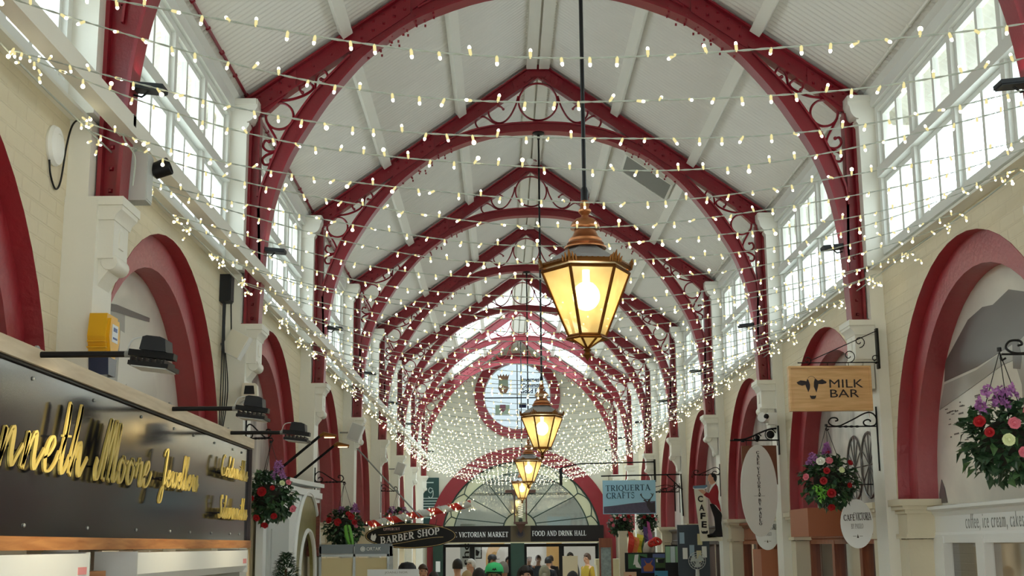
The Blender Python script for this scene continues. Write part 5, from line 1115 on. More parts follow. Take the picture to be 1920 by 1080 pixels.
for i, (y, z) in enumerate(((18.3, 3.55), (26.3, 3.50))):
    t = thing('wall_speaker', 'white tilted wall speaker on the left, ' + ['beyond the second flower basket', 'far down the hall'][i], 'speaker', (-2.48, y, z), 0, 'white wall speakers'); b = MB(); Mp = Matrix.Rotation(.35, 4, 'Y'); b.box(-.09, .09, -.08, .08, -.12, .12, Mp); b.obj('cabinet', WHITE, t); b = MB(); b.box(-.08, .08, -.086, -.08, -.11, .11, Mp); b.obj('grille', LGREY, t); b = MB(); b.tube([(-.22, 0, 0), (-.05, 0, 0)], .012, 6); b.obj('mount', GREY, t)
def camera_dev(loc, lab, s, rz):
    t = thing('security_camera', lab, 'camera', loc, rz, 'security cameras'); b = MB(); b.prism([(-.075 * s, -.06 * s), (.075 * s, -.06 * s), (.065 * s, .055 * s), (.05 * s, .065 * s), (-.05 * s, .065 * s), (-.065 * s, .055 * s)], 0, .2 * s); b.obj('housing', mat('camera_cream', (226, 220, 200), .4), t); b = MB(); b.prism([(-.05 * s, -.04 * s), (.05 * s, -.04 * s), (.04 * s, .04 * s), (-.04 * s, .04 * s)], -.004, .002); b.obj('lens', BLACK, t); b = MB(); b.tube([(0, .1 * s, -.06 * s), (-.09 * s, .12 * s, -.12 * s)], .015 * s, 6); b.obj('mount', LGREY, t)
camera_dev((-2.46, 10.45, 3.23), 'cream security camera with a black face on the left pier', .85, .1)
t = thing('security_camera', 'white dome security camera above the oval cafe sign', 'camera', (2.50, 14.50, 3.34)); b = MB(); b.box(-.02, .08, -.04, .06, -.06, .07); b.obj('mount', WHITE, t); b = MB(); b.lathe([(.05, -.13), (.055, -.12), (.055, 0), (.045, .02)], n=16, M=Matrix.Translation((-.04, .0, .01)) @ Matrix.Rotation(-PI / 2, 4, 'X') @ Matrix.Rotation(.5, 4, 'Y')); b.obj('housing', WHITE, t, 40); b = MB(); b.ball((-.055, -.125, .02), .03, .02, .03); b.obj('lens', BLACK, t, 60)
t = thing('equipment_box', 'pale grey steel box beside the foot of the nearest truss on the left', 'box', (-2.46, 6.93, 3.84)); b = MB(); b.box(-.1, .1, -.06, .06, 0, .27); b.box(.1, .104, -.055, .055, .01, .26); b.obj('housing', LGREY, t); b = MB(); b.tube(spline([(0, 0, .27), (.05, 0, .36), (-.02, 0, .45), (-.03, 0, .55)], 6), .006, 6); b.obj('cable', CABLEW, t, 50)
t = thing('track_spotlight', 'black cylindrical spotlight above the pale steel box on the left', 'spotlight', (-2.40, 7.0, 4.05)); b = MB(); Mq = Matrix.Translation((.08, 0, 0)) @ Matrix.Rotation(1.2, 4, 'Y'); b.lathe([(.03, -.05), (.045, -.04), (.05, .05), (.045, .055), (.04, .04), (.001, .035)], n=18, M=Mq); b.obj('barrel', BLACK, t, 40); b = MB(); b.box(-.12, .04, -.02, .02, -.01, .04); b.box(-.14, -.10, -.03, .03, -.02, .1); b.obj('arm', BLACK, t)
t = thing('junction_box', 'small grey junction box on the nearest truss leg on the left', 'box', (-2.43, 6.70, 4.22)); b = MB(); b.box(-.05, .05, -.05, .0, -.03, .03); b.obj('body', GREY, t); b = MB(); b.tube(spline([(0, -.02, -.03), (.0, -.04, -.1), (.06, -.03, -.2), (.05, -.01, -.35)], 6), .005, 6); b.obj('cable', CABLEW, t, 50)
# flood lights on the trusses (they wash the roof)
for k in range(0, NT):
    for sg, sd in ((-1, 'left'), (1, 'right')):
        x = sg * 2.34; t = thing('flood_light', 'slim black flood light on the %s leg of the %s truss' % (sd, ORD[k]), 'flood light', (x, Y0 + BAY * k + .08, 4.44), 0, 'flood lights on the truss legs')
        b = MB(); Mq = Matrix.Rotation(sg * -.1, 4, 'Y'); b.box(-.085, .085, -.06, .06, -.012, .012, Mq); b.box(-.08, .08, -.055, .055, -.02, -.012, Mq); b.obj('housing', DGREY, t); b = MB(); b.box(-.075, .075, -.05, .05, .012, .014, Mq); b.obj('lens', LGREY, t)
        b = MB(); b.tube([(sg * .0, 0, -.015), (sg * .04, 0, -.05), (sg * .12, 0, -.03)], .006, 6); b.obj('yoke', BLACK, t)
        area('flood_light_beam', (x, Y0 + BAY * k + .08, 4.49), (PI, sg * -.45, 0), .15, .1, FLOOD, (1, .97, .92))
# long white cable trunking along the left side
b = MB(); z0, z1 = 4.13, 4.22; ya, yb = 1.0, 36.0
for (xa, xb, h0, h1) in ((-2.465, -2.38, 0, .10),):
    b.add([(xa, ya, z0 + h0), (xb, ya, z0 + h0), (xb, ya, z0 + h1), (xa, ya, z0 + h1), (xa, yb, z1 + h0), (xb, yb, z1 + h0), (xb, yb, z1 + h1), (xa, yb, z1 + h1)], [(0, 1, 2, 3), (7, 6, 5, 4), (0, 4, 5, 1), (1, 5, 6, 2), (2, 6, 7, 3), (3, 7, 4, 0)])
tag(b.obj('cable_trunking', OFFW), 'long white beam of cable trunking running down the left side of the hall', 'beam')
# red pipe along the left eaves, white pipe along the right
for sg, m, lab in ((-1, RED, 'thin red pipe along the left eaves'), (1, OFFW, 'thin white pipe along the right eaves')):
    b = MB(); b.tube([(sg * 2.62, YSTART, 5.80), (sg * 2.62, 35.5, 5.80)], .014, 6)
    for i in range(70): b.tube([(sg * 2.62, YSTART + .4 + i * .5, 5.80), (sg * 2.62, YSTART + .42 + i * .5, 5.80)], .022, 6)
    tag(b.obj('eaves_pipe', m), lab, 'pipe')
# closed roof hatch
t = thing('roof_hatch', 'dark grey closed hatch in the right roof slope beside the third truss', 'hatch', (1.43, 16.25, ztop(1.43) - .03)); b = MB(); Mq = Matrix.Rotation(math.atan(RS), 4, 'Y'); b.box(-.33, .33, -.35, .35, -.02, .02, Mq); b.obj('panel', mat('grey_hatch', (128, 128, 122), .6), t); b = MB(); b.box(-.36, -.33, -.38, .38, -.03, .03, Mq); b.box(.33, .36, -.38, .38, -.03, .03, Mq); b.box(-.33, .33, -.38, -.35, -.03, .03, Mq); b.box(-.33, .33, .35, .38, -.03, .03, Mq); b.obj('frame', OFFW, t)
for i, y in enumerate((18.4, 22.4)):
    t = thing('smoke_detector', 'small white detector under the ridge, ' + ['in front of the fourth truss', 'in front of the fifth truss'][i], 'detector', (-.02, y, 7.5), 0, 'detectors under the ridge'); b = MB(); b.lathe([(.05, 0), (.055, -.03), (.035, -.07), (.02, -.085)], n=14); b.obj('body', WHITE, t, 40); b = MB(); b.tube(spline([(.04, 0, 0), (.1, 0, -.03), (.04, 0, .04)], 5), .005, 5); b.obj('cable', RED, t)
# ================================================================== LEFT: display cabinet, barber sign, candy pole
t = thing('display_cabinet', 'grey display cabinet with cream panels and a lettered header', 'cabinet', (-1.995, 14.0, 0)); b = MB(); AL = mat('silver_frame', (186, 194, 196), .35, .3)
for x in (-.36, -.005, .35): b.box(x - .012, x + .012, 0, .03, .0, 2.0)
b.box(-.37, .36, 0, .5, 1.895, 1.92); b.box(-.37, .36, 0, .5, 0, .3); b.box(.33, .36, .03, .5, 0, 2.0); b.obj('frame', AL, t)
b = MB(); b.box(-.345, -.02, .02, .04, .3, 1.88); b.box(.01, .335, .02, .04, .3, 1.88); b.obj('panel', mat('cream_panel', (222, 206, 160), .5), t)
b = MB(); b.box(-.37, -.01, .0, .4, 1.925, 2.02); b.box(.0, .36, -.01, .4, 1.92, 2.025); b.obj('header', mat('slate_header', (122, 132, 138), .4), t)
put(text_mesh('ORTAK', .15, .036, .002, .01), 'lettering', t, (.20, -.012, 1.955), FACE_CAM, 0, WHITE)
b = MB(); ringpoly(b, .025, .025, .006, 0, .002, 24); ringpoly(b, .014, .014, .009, 0, .002, 20); put(b.mesh('logo', WHITE), 'logo', t, (.085, -.012, 1.972))
t = thing('counter_sign', 'small white board with faint grey letters at the bottom of the view', 'sign', (-1.51, 13.0, 0)); b = MB(); b.box(-.25, .25, 0, .02, 1.4, 1.78); b.obj('board', mat('white_board', (226, 230, 230), .4), t); put(text_mesh('JOANLI NOR', .22, .024, .002, 0), 'lettering', t, (.03, -.001, 1.735), FACE_CAM, 0, mat('faint_ink', (150, 150, 140), .5)); b = MB(); b.box(-.02, .02, .02, .05, 0, 1.4); b.obj('stand', DGREY, t)
b = MB(); b.box(-2.5, -2.37, 14.02, 14.05, 1.9, 2.45); tag(b.obj('wooden_screen', wood('reddish_frame', (100, 44, 30), (130, 62, 44))), 'reddish wooden screen edge behind the basket with the lime fern', 'screen')
t = thing('oval_sign', 'black oval barber sign with white letters and a gold rim', 'sign', (-1.75, 18.9, 2.14)); b = MB(); b.prism(ell(.645, .178, 64), 0, .025); b.obj('board', mat('gloss_black_sign', (10, 9, 10), .45, spec=.3), t)
b = MB(); ringpoly(b, .632, .167, .008, 0, .003, 64); put(b.mesh('rim', mat('gold_paint', (206, 178, 112), .4)), 'rim', t, (0, -.001, 0))
wv = lambda u: .045 * math.sin((u - .5) * 2.6)
put(roman('BARBER SHOP', .84, .095, .003, 1.5, .05, wv), 'lettering', t, (-.01, -.001, -.045), FACE_CAM, .05, WHITE)
put(roman('UPPERCUT', .235, .036, .003, 1.2, .05), 'lettering', t, (-.27, -.001, .077), FACE_CAM, .03, mat('pale_pink_ink', (226, 190, 186), .5))
for dz in (.07, -.075): b = MB(); ribbon(b, [(-.46 + .92 * i / 12, dz + .055 * math.sin((i / 12 - .5) * 3)) for i in range(13)], lambda q: .006, 0, .003, 3); put(b.mesh('rule', MATS['gold_paint']), 'rule', t, (0, -.001, 0))
flat([(-.56, .01), (-.545, .05), (-.53, .015), (-.50, .045), (-.485, 0), (-.505, -.06), (-.54, -.055), (-.565, -.03)], .003, WHITE, 'emblem', t, (0, -.001, -.01))
b = MB()
for x in (-.35, .35): b.tube([(x, .01, .15), (x + .02, .01, .24)], .004, 5)
b.obj('hanger', BLACK, t)
b = MB(); b.tube([(-2.57, 18.75, 3.43), (-1.62, 18.85, 2.40)], .012, 6); o = b.obj('stay_rod', GREY); tag(o, 'thin grey stay rod slanting down from the left pier to the candy striped pole', 'rod')
t = thing('candy_pole', 'red and white candy striped pole above the barber sign, wound with fairy lights', 'pole', (-2.36, 19.03, 2.30)); A, B = Vector((0, 0, 0)), Vector((1.46, 0, .285)); ax = (B - A).normalized(); e1 = Vector((0, 1, 0)); e2 = ax.cross(e1); Rr = .056
for col, ph in (('candy_red', 0), ('candy_white', PI)):
    b = MB(); N, K = 60, 7; vs = []; fs = []
    for i in range(N + 1):
        for q in range(K): a = ph + PI * q / (K - 1) + 2 * PI * 5 * i / N; vs.append(A.lerp(B, i / N) + (e1 * math.cos(a) + e2 * math.sin(a)) * Rr)
    for i in range(N):
        for q in range(K - 1): fs.append((i * K + q, i * K + q + 1, (i + 1) * K + q + 1, (i + 1) * K + q))
    b.add(vs, fs); b.obj('stripe', mat(col, (206, 36, 30) if col == 'candy_red' else (224, 228, 226), .35), t, 60)
b = MB(); b.tube([(-.21, -.0, 0), (0, 0, 0), (.06, 0, .012)], .016, 6); b.obj('bracket', BLACK, t)
random.seed(8); b = MB(); q = [A.lerp(B, i / 120) + (e1 * math.cos(i * .55) + e2 * math.sin(i * .55)) * (Rr + .012) for i in range(121)]; b.tube(q, .0025, 4); b.obj('wire', CABLEW, t)
for i in range(48):
    p = A.lerp(B, random.uniform(-.03, 1.06)) + (e1 * -abs(random.gauss(0, 1)) + e2 * random.gauss(-.3, 1)).normalized() * random.uniform(.055, .085); c = bpy.data.objects.new('bulb', bulb_me); COL.objects.link(c); c.parent = t; c.matrix_local = Matrix.Translation(p) @ Matrix.Rotation(random.uniform(-1, 1), 4, 'X')
# ================================================================== END WALL
DG = mat('dark_green_paint', (34, 62, 52), .4); DB = mat('black_brown_board', (24, 18, 18), .5, spec=.3)
t = thing('wall_banner', 'dark green banner with pale lines at the left of the end wall', 'banner', (-2.46, 36.76, 2.55)); b = MB(); b.box(-.25, .25, 0, .02, 0, 1.3); b.obj('panel', mat('teal_banner_cloth', (34, 70, 68), .5), t)
PALEL = mat('pale_lettering', (190, 208, 206), .5)
b = MB()
for i in range(8): b.box(-.22, .22, -.003, 0, .2 + i * .075, .222 + i * .075)
b.obj('stripe', PALEL, t); b = MB(); b.tube([(v.x, -.004, v.y) for v in spline([Vector(p) for p in ((.08, .98, 0), (.0, 1.02, 0), (-.04, .94, 0), (.02, .88, 0), (.08, .95, 0), (.08, .8, 0), (.02, .74, 0), (-.04, .78, 0))], 6)], .012, 5); b.box(-.1, .1, -.003, 0, 1.15, 1.18); b.obj('emblem', PALEL, t)
t = thing('door_fascia', 'black fascia board with white capital letters above the end doors', 'sign', (.09, 36.62, 2.05)); b = MB(); b.box(-2.24, 2.22, 0, .15, .03, .47); b.obj('board', DB, t); b = MB(); b.box(-.33, .22, -.02, .0, .03, .47); b.obj('centre_block', mat('olive_brown_block', (78, 66, 46), .4), t); b = MB(); b.box(-2.24, 2.22, -.03, .15, -.0, .03); b.obj('edge_strip', mat('cream_bead', (206, 196, 160), .5), t)
put(roman('THE VICTORIAN MARKET', 1.66, .135, .004, 1.1, .04), 'lettering', t, (-1.225, -.002, .17), FACE_CAM, 0, WHITE)
put(roman('FOOD AND DRINK HALL', 1.48, .135, .004, 1.1, .04), 'lettering', t, (1.0, -.002, .19), FACE_CAM, 0, WHITE)
b = MB(); ringpoly(b, .12, .12, .012, 0, .004, 28); b.prism(ell(.085, .085, 20), 0, .006, 'Z'); put(b.mesh('crest', mat('dull_navy', (44, 44, 60), .4)), 'crest', t, (-.06, -.021, .25))
for i, (xa, xb) in enumerate(((-2.36, -2.09), (-.24, .13), (2.15, 2.42))):
    b = MB(); b.box(xa, xb, 36.55, 36.85, 0, 2.05); b.box(xa + .03, xb - .03, 36.535, 36.55, .2, 1.9); o = b.obj('door_post', DG); tag(o, 'dark green post ' + ['at the left of', 'between', 'at the right of'][i] + ' the end doors', 'post', 'green door posts')
dn = 0
for xa, xb in ((-2.09, -1.3), (-1.3, -.24), (.13, 1.15), (1.15, 2.15)):
    dn += 1; root = bpy.data.objects.new('door_%d' % dn, None); COL.objects.link(root); root.location = (xa, 36.75, 0); struct(root); w = xb - xa
    b = MB(); b.box(0, .07, 0, .05, 0, 2.03); b.box(w - .07, w, 0, .05, 0, 2.03); b.box(.07, w - .07, 0, .05, 1.95, 2.03); b.box(.07, w - .07, 0, .05, 0, .3); b.obj('frame', BLACK, root)
    b = MB(); b.add([(.07, .025, .3), (w - .07, .025, .3), (w - .07, .025, 1.95), (.07, .025, 1.95)], [(0, 1, 2, 3)]); b.obj('pane', glass('door_glass', (245, 248, 248), .05), root)
# fanlight
root = bpy.data.objects.new('window_60', None); COL.objects.link(root); root.location = (FX, 36.86, FZ); struct(root)
b = MB(); b.prism([(FR * math.cos(PI * i / 40), max(FR * math.sin(PI * i / 40), 0)) for i in range(41)], -.004, .004); b.obj('pane', glass('fan_glass', (225, 235, 235), .22), root)
PETG = mat('petal_glass', (206, 206, 172), .3)
b = MB(); zb = .47
b.tube([((FR - .02) * math.cos(PI * i / 48), -.02, (FR - .02) * math.sin(PI * i / 48)) for i in range(49)], .04, 5)
b.tube([(1.90 * math.cos(PI * i / 48), -.02, 1.90 * math.sin(PI * i / 48)) for i in range(49)], .016, 5)
b.tube([(-.04 + .46 * math.cos(PI * i / 24), -.02, zb - .12 + .46 * math.sin(PI * i / 24)) for i in range(25)], .02, 5)
for i in range(1, 9): a = PI * i / 9; b.tube([(-.04 + .46 * math.cos(a), -.02, zb - .12 + .46 * math.sin(a)), (1.9 * math.cos(a), -.02, 1.9 * math.sin(a))], .014, 5)
for i in range(10):
    a = PI * i / 9; 
    b.tube([(1.9 * math.cos(a), -.02, 1.9 * math.sin(a)), (2.05 * math.cos(a), -.02, 2.05 * math.sin(a))], .014, 5)
    if i < 9: b.tube([((2.05 + .13 * math.sin(PI * q / 8)) * math.cos(a + PI / 9 * q / 8), -.02, (2.05 + .13 * math.sin(PI * q / 8)) * math.sin(a + PI / 9 * q / 8)) for q in range(9)], .014, 5)
b.obj('glazing_bar', DG, root)
b = MB(); A = [(1.9 * math.cos(PI * i / 48), -.01, 1.9 * math.sin(PI * i / 48)) for i in range(49)]; B = [(2.16 * math.cos(PI * i / 48), -.01, 2.16 * math.sin(PI * i / 48)) for i in range(49)]; b.strip(A, B); b.obj('petal_pane', PETG, root)
b = MB(); b.prism([(-.04 + .46 * math.cos(PI * i / 20), zb - .12 + .46 * math.sin(PI * i / 20)) for i in range(21)], -.012, -.008); b.obj('hub_pane', PETG, root)
b = MB()
for z in (1.62, 1.28): b.box(-1.9, 1.9, .15, .2, z, z + .07)
b.obj('rear_rail', DG, root)
t = thing('wall_lantern', 'tall brown framed box lantern fixed in front of the fanlight', 'lantern', (.035, 36.44, 2.42)); BRN = mat('brown_lantern_frame', (74, 46, 36), .4)
b = MB(); b.box(-.42, .42, -.13, .13, .98, 1.06); b.box(-.22, .22, -.12, .12, .92, .98); b.box(-.19, .19, -.12, .12, .14, .2)
for sx in (-1, 1):
    for sy in (-1, 1): b.box(sx * .16 - .018, sx * .16 + .018, sy * .10 - .018, sy * .10 + .018, .2, .92)
b.lathe([(.02, -.1), (.12, .06), (.2, .14)], n=4, ph=PI / 4); b.obj('frame', BRN, t)
b = MB(); b.box(-.15, .15, -.1, .1, .2, .92); b.obj('pane', glass('lantern_clear', (240, 245, 240), .2), t); b = MB(); b.lathe([(.05, .2), (.06, .26), (.03, .3)], n=10); b.obj('lamp_base', DG, t, 40)
b = MB()
for i in range(9): b.tube([(.06 * math.cos(q * .5), .06 * math.sin(q * .5), .32 + i * .06 + q * .004) for q in range(13)], .006, 4)
b.obj('coil_tube', emis('pale_coil', (255, 246, 220), 1.2), t); b = MB(); b.lathe([(.1, 1.06), (.1, 1.13), (.06, 1.16)], n=12); b.obj('cap', DG, t, 40); b = MB(); b.tube([(0, .1, .6), (0, .38, .6)], .03, 6); b.obj('mount', BRN, t)
# round window
root = bpy.data.objects.new('window_61', None); COL.objects.link(root); root.location = (RWX, YEND + .1, RWZ); struct(root)
b = MB(); b.prism(ell(RWR - .01, RWR - .01, 48), -.003, .003); b.obj('pane', glass('round_glass', (172, 178, 181), .05), root)
b = MB(); ringpoly(b, RWR, RWR, .035, -.02, .02, 48); put(b.mesh('frame', WFRAME), 'frame', root, (0, 0, 0))
b = MB(); b.box(-.012, .012, -.02, .02, -.93, .93); b.box(-.93, .93, -.02, .02, -.06, -.03); b.obj('glazing_bar', DGREY, root)
t = thing('crest_sign', 'lettered panel with town crests on the round window', 'sign', (RWX, YEND + .06, RWZ)); NAVY = mat('window_lettering', (20, 26, 60), .6, spec=.2)
put(roman('INVERNESS', .52, .10, .003, 1.2, .05), 'lettering', t, (.40, -.0, .39), FACE_CAM, 0, NAVY) if False else None
put(text_mesh('Inverness', .56, .13, .003, .03), 'lettering', t, (.40, 0, .40), FACE_CAM, 0, NAVY); put(text_mesh('Common', .54, .12, .003, .03), 'lettering', t, (.40, 0, .24), FACE_CAM, 0, NAVY); put(text_mesh('Good Fund', .70, .13, .003, .03), 'lettering', t, (.44, 0, .08), FACE_CAM, 0, NAVY)
CB = mat('crest_brown', (150, 112, 84), .5); CGR = mat('crest_sage', (150, 170, 150), .5)
b = MB(); b.prism([(-.52, .45), (-.56, .62), (-.50, .56), (-.47, .63), (-.43, .56), (-.38, .63), (-.35, .56), (-.30, .63), (-.28, .56), (-.22, .62), (-.26, .45)], -.01, 0); b.obj('crown', CB, t)
b = MB(); b.prism([(-.52, .45), (-.26, .45), (-.25, .25), (-.30, .14), (-.39, .07), (-.48, .14), (-.53, .25)], -.012, 0); b.obj('shield', CGR, t); b = MB(); b.prism([(-.55, .24), (-.39, .30), (-.23, .24), (-.30, .10), (-.39, .05), (-.48, .10)], -.016, -.012); b.obj('mantle', CB, t); b = MB(); b.box(-.40, -.38, -.02, -.016, .1, .27); b.box(-.45, -.33, -.02, -.016, .2, .22); b.obj('cross', WHITE, t)
b = MB(); b.prism([(-.62, -.25), (-.22, -.25), (-.22, -.52), (-.62, -.52)], -.008, 0); b.obj('lower_crest', CGR, t); b = MB(); b.prism([(-.49, -.24), (-.33, -.24), (-.33, -.38), (-.41, -.46), (-.49, -.38)], -.012, -.008); b.obj('lower_shield', mat('crest_maroon', (120, 70, 84), .5), t); b = MB(); b.prism([(.05, -.2), (.25, -.2), (.25, -.33), (.05, -.33)], -.008, 0); b.obj('flag_mark', NAVY, t)
# food hall interior beyond the doors
b = MB(); b.prism([(-1.0, 0), (-1.0, 1.6)] + [(-.2 - .8 * math.cos(PI * .5 * i / 10), 1.6 + .8 * math.sin(PI * .5 * i / 10)) for i in range(11)] + [(-.2, 2.1)] + [(-.2 - .5 * math.sin(PI * .5 * (10 - i) / 10) - .0, 1.5 + .6 * math.cos(PI * .5 * (10 - i) / 10)) for i in range(10, -1, -1)] + [(-.72, 0)], 43.0, 43.3); tag(b.obj('stone_arch', mat('ochre_stone', (206, 168, 108), .6)), 'ochre stone arch seen through the left end door', 'arch')
b = MB(); b.prism([(.95, 0), (.95, 2.6), (1.5, 2.6), (1.4, 1.7), (1.33, 0)], 43.0, 43.3); tag(b.obj('stone_pillar', MATS['ochre_stone']), 'ochre stone pillar seen through the right end door', 'pillar')
t = thing('hanging_banner', 'white banner with large black letters inside the left end door', 'banner', (-1.45, 38.2, 1.4)); b = MB(); b.box(-.22, .22, 0, .02, 0, 1.2); b.obj('panel', WHITE, t); put(text_mesh('shop', .9, .26, .003, .01), 'lettering', t, (.1, -.002, .5), FACE_CAM, PI / 2, BLACK)
t = thing('picture_frame', 'black framed picture on the wall inside the left end door', 'picture', (-1.22, 38.6, 1.62)); b = MB(); b.box(-.16, .16, 0, .03, 0, .36); b.obj('frame', BLACK, t); b = MB(); b.box(-.13, .13, -.005, 0, .03, .33); b.obj('mount', WHITE, t); b = MB(); b.prism([(-.09, .1), (.05, .08), (.1, .2), (0, .26), (-.06, .2)], -.008, -.005); b.obj('picture', DGREY, t)
b = MB(); b.box(-.17, .17, 0, .03, 0, .45); b.box(-.02, .02, .0, .05, -1.3, 0); o = b.obj('notice_board', mat('cream_notice', (214, 200, 170), .5), loc=(1.05, 30.0, 1.3)); tag(o, 'cream notice on a stand in front of the right end door', 'notice')
b = MB(); b.box(-.26, .26, 0, .5, 0, .12); b.box(-.24, .24, .02, .48, -1.55, 0); o = b.obj('carton', mat('pale_carton', (216, 210, 176), .6), loc=(1.75, 28.0, 1.58)); tag(o, 'pale green lidded carton near the right green door post', 'carton')
b = MB(); b.box(-.06, .06, 0, .01, 0, .28); o = b.obj('notice', WHITE, loc=(-2.22, 36.50, 1.3)); tag(o, 'white paper notice on the left green door post', 'notice')
for x in (-2.6, 0, 2.6): area('food_hall_lamp', (x, 42, 4.7), (0, 0, 0), 1.2, 1.2, 60, (1, .97, .92))
for side, sg in (('left', -1), ('right', 1)):
    for k in [q for q in range(0, 7) if (q, sg) not in ((1, 1), (2, 1))]: area('shop_ceiling_light', (sg * 3.5, yc(k) + 2, 2.28), (0, 0, 0), .3, 1.2, 22, (1, .93, .82))
# ================================================================== PEOPLE
def skin_obj(name, verts, edges, radii, m, parent, root=0, sub=2):
    me = bpy.data.meshes.new(name); me.from_pydata([tuple(v) for v in verts], edges, [])
    bm = bmesh.new(); bm.from_mesh(me); L = bm.verts.layers.skin.verify()
    bm.verts.ensure_lookup_table()
    for i, v in enumerate(bm.verts): r = radii[i]; v[L].radius = r if isinstance(r, tuple) else (r, r); v[L].use_root = (i == root)
    bm.to_mesh(me); bm.free(); me.materials.append(m)
    o = bpy.data.objects.new(name, me); COL.objects.link(o); o.parent = parent
    s = o.modifiers.new('skin', 'SKIN'); s.use_smooth_shade = True; d = o.modifiers.new('sub', 'SUBSURF'); d.levels = d.render_levels = sub
    return o
HAIRC = {'dark': (38, 30, 28), 'brown': (76, 54, 40), 'grey': (150, 144, 136), 'white': (214, 208, 200), 'blonde': (196, 168, 116), 'black': (24, 22, 24)}
def person(x, y, h, rz, lab, hair='dark', top=(60, 60, 70), style='short', cap=None, legs=(50, 56, 72), skin=(214, 166, 138), glasses=False, scarf=None):
    """standing figure, feet on the floor, facing -Y (towards the camera) when rz = 0"""
    t = thing('person', lab, 'person', (x, y, 0), rz); s = h / 1.75
    V_ = lambda *p: Vector(p) * s
    sk = mat('skin_%d_%d' % skin[:2], skin, .5)
    v = [V_(0, 0, .95), V_(0, .0, 1.15), V_(0, .01, 1.36), V_(0, .015, 1.47), V_(0, .0, 1.53), V_(0, -.012, 1.585), V_(0, -.005, 1.65), V_(0, .01, 1.715)]
    r = [(.14 * s, .10 * s), (.13 * s, .095 * s), (.15 * s, .10 * s), .055 * s, .052 * s, (.064 * s, .074 * s), (.074 * s, .088 * s), (.055 * s, .062 * s)]
    e = [(i, i + 1) for i in range(7)]
    for sg in (-1, 1):
        b0 = len(v); v += [V_(sg * .17, .01, 1.40), V_(sg * .215, .02, 1.14), V_(sg * .21, -.06, .92), V_(sg * .205, -.085, .84)]; r += [.05 * s, .042 * s, .03 * s, (.018 * s, .034 * s)]; e += [(2, b0), (b0, b0 + 1), (b0 + 1, b0 + 2), (b0 + 2, b0 + 3)]
        for q, (dx, ln) in enumerate(((-.026, .07), (-.009, .082), (.009, .078), (.025, .062))):
            c = len(v); v += [V_(sg * .205, -.095 + dx * .9, .80), V_(sg * .20, -.10 + dx, .80 - ln * .6), V_(sg * .19, -.10 + dx, .80 - ln)]; r += [.009 * s, .008 * s, .006 * s]; e += [(b0 + 3, c), (c, c + 1), (c + 1, c + 2)]
        c = len(v); v += [V_(sg * .19, -.125, .83), V_(sg * .18, -.135, .79)]; r += [.01 * s, .008 * s]; e += [(b0 + 3, c), (c, c + 1)]
        c = len(v); v += [V_(sg * .09, 0, .88), V_(sg * .10, -.01, .50), V_(sg * .105, .02, .10), V_(sg * .11, -.10, .04)]; r += [.085 * s, .058 * s, .04 * s, (.036 * s, .028 * s)]; e += [(0, c), (c, c + 1), (c + 1, c + 2), (c + 2, c + 3)]
        c = len(v); v += [V_(sg * .078, .01, 1.62)]; r += [(.008 * s, .02 * s)]; e += [(6, c)]
    c = len(v); v += [V_(0, -.10, 1.625)]; r += [.011 * s]; e += [(5, c)]
    skin_obj('body', v, e, r, sk, t)
    for sg in (-1, 1): b = MB(); b.ball(V_(sg * .03, -.083, 1.655), .011 * s, .008 * s, .008 * s, 8, 5); b.obj('eye', mat('eye_dark', (40, 30, 28), .3), t, 60)
    b = MB(); b.ball(V_(0, -.078, 1.575), .024 * s, .008 * s, .006 * s, 8, 5); b.obj('mouth', mat('lips', (170, 96, 88), .5), t, 60)
    # hair: a shell over the skull, open at the face
    hm = mat('hair_' + hair, HAIRC[hair], .55, var=.25, scale=60)
    b = MB(); n, mm = 20, 9; rings = []
    low = {'short': 1.60, 'bald': 1.63, 'long': 1.44, 'bob': 1.53}[style]
    for i in range(mm + 1):
        u = i / mm; ring = []
        for k in range(n):
            a = 2 * PI * k / n; fr = -math.sin(a)          # 1 at the face
            zl = low if fr < .25 else (1.70 if fr > .6 else low + (1.70 - low) * (fr - .25) / .35)
            if style == 'bald': zt = 1.69
            else: zt = 1.768
            z = zl + (zt - zl) * u; k2 = math.sqrt(max(.0, 1 - ((z - 1.655) / .115) ** 2)) if z > 1.655 else 1.0
            R = .094 if style != 'long' else .10 + .012 * math.sin(k * 2.1)
            if z < 1.6 and style in ('long', 'bob'): k2 = 1.05
            ring.append(V_(R * .93 * k2 * math.cos(a), .004 + R * 1.07 * k2 * math.sin(a), z + .004 * math.sin(k * 3.0)))
        rings.append(ring)
    b.loft(rings); b.obj('hair', hm, t, 70)
    if cap:
        cm = mat('cap_%d_%d' % cap[:2], cap, .6); b = MB(); b.lathe([(.106 * s, 1.675 * s), (.108 * s, 1.70 * s), (.10 * s, 1.745 * s), (.07 * s, 1.785 * s), (.0, 1.80 * s)], n=20); o = b.obj('cap', cm, t, 60)
        b = MB(); b.prism([(.095 * s * math.cos(a), -.06 * s - .15 * s * abs(math.sin(a)) ** .6) for a in [PI * i / 12 for i in range(13)]] + [(-.095 * s, -.0), (.095 * s, -.0)], 1.68 * s, 1.692 * s, 'Z'); b.obj('peak', cm if cap != (70, 226, 140) else BLACK, o)
        if cap == (70, 226, 140): flat([(-.03 * s, 0), (-.01 * s, .03 * s), (.0, .015 * s), (.012 * s, .035 * s), (.03 * s, 0), (.012 * s, .008 * s), (0, -.004 * s), (-.012 * s, .008 * s)], .003, BLACK, 'badge', o, (0, -.104 * s, 1.705 * s))
    # jacket / top: a slightly larger body with sleeves
    jm = mat('cloth_%d_%d_%d' % top, top, .8, var=.15, scale=20)
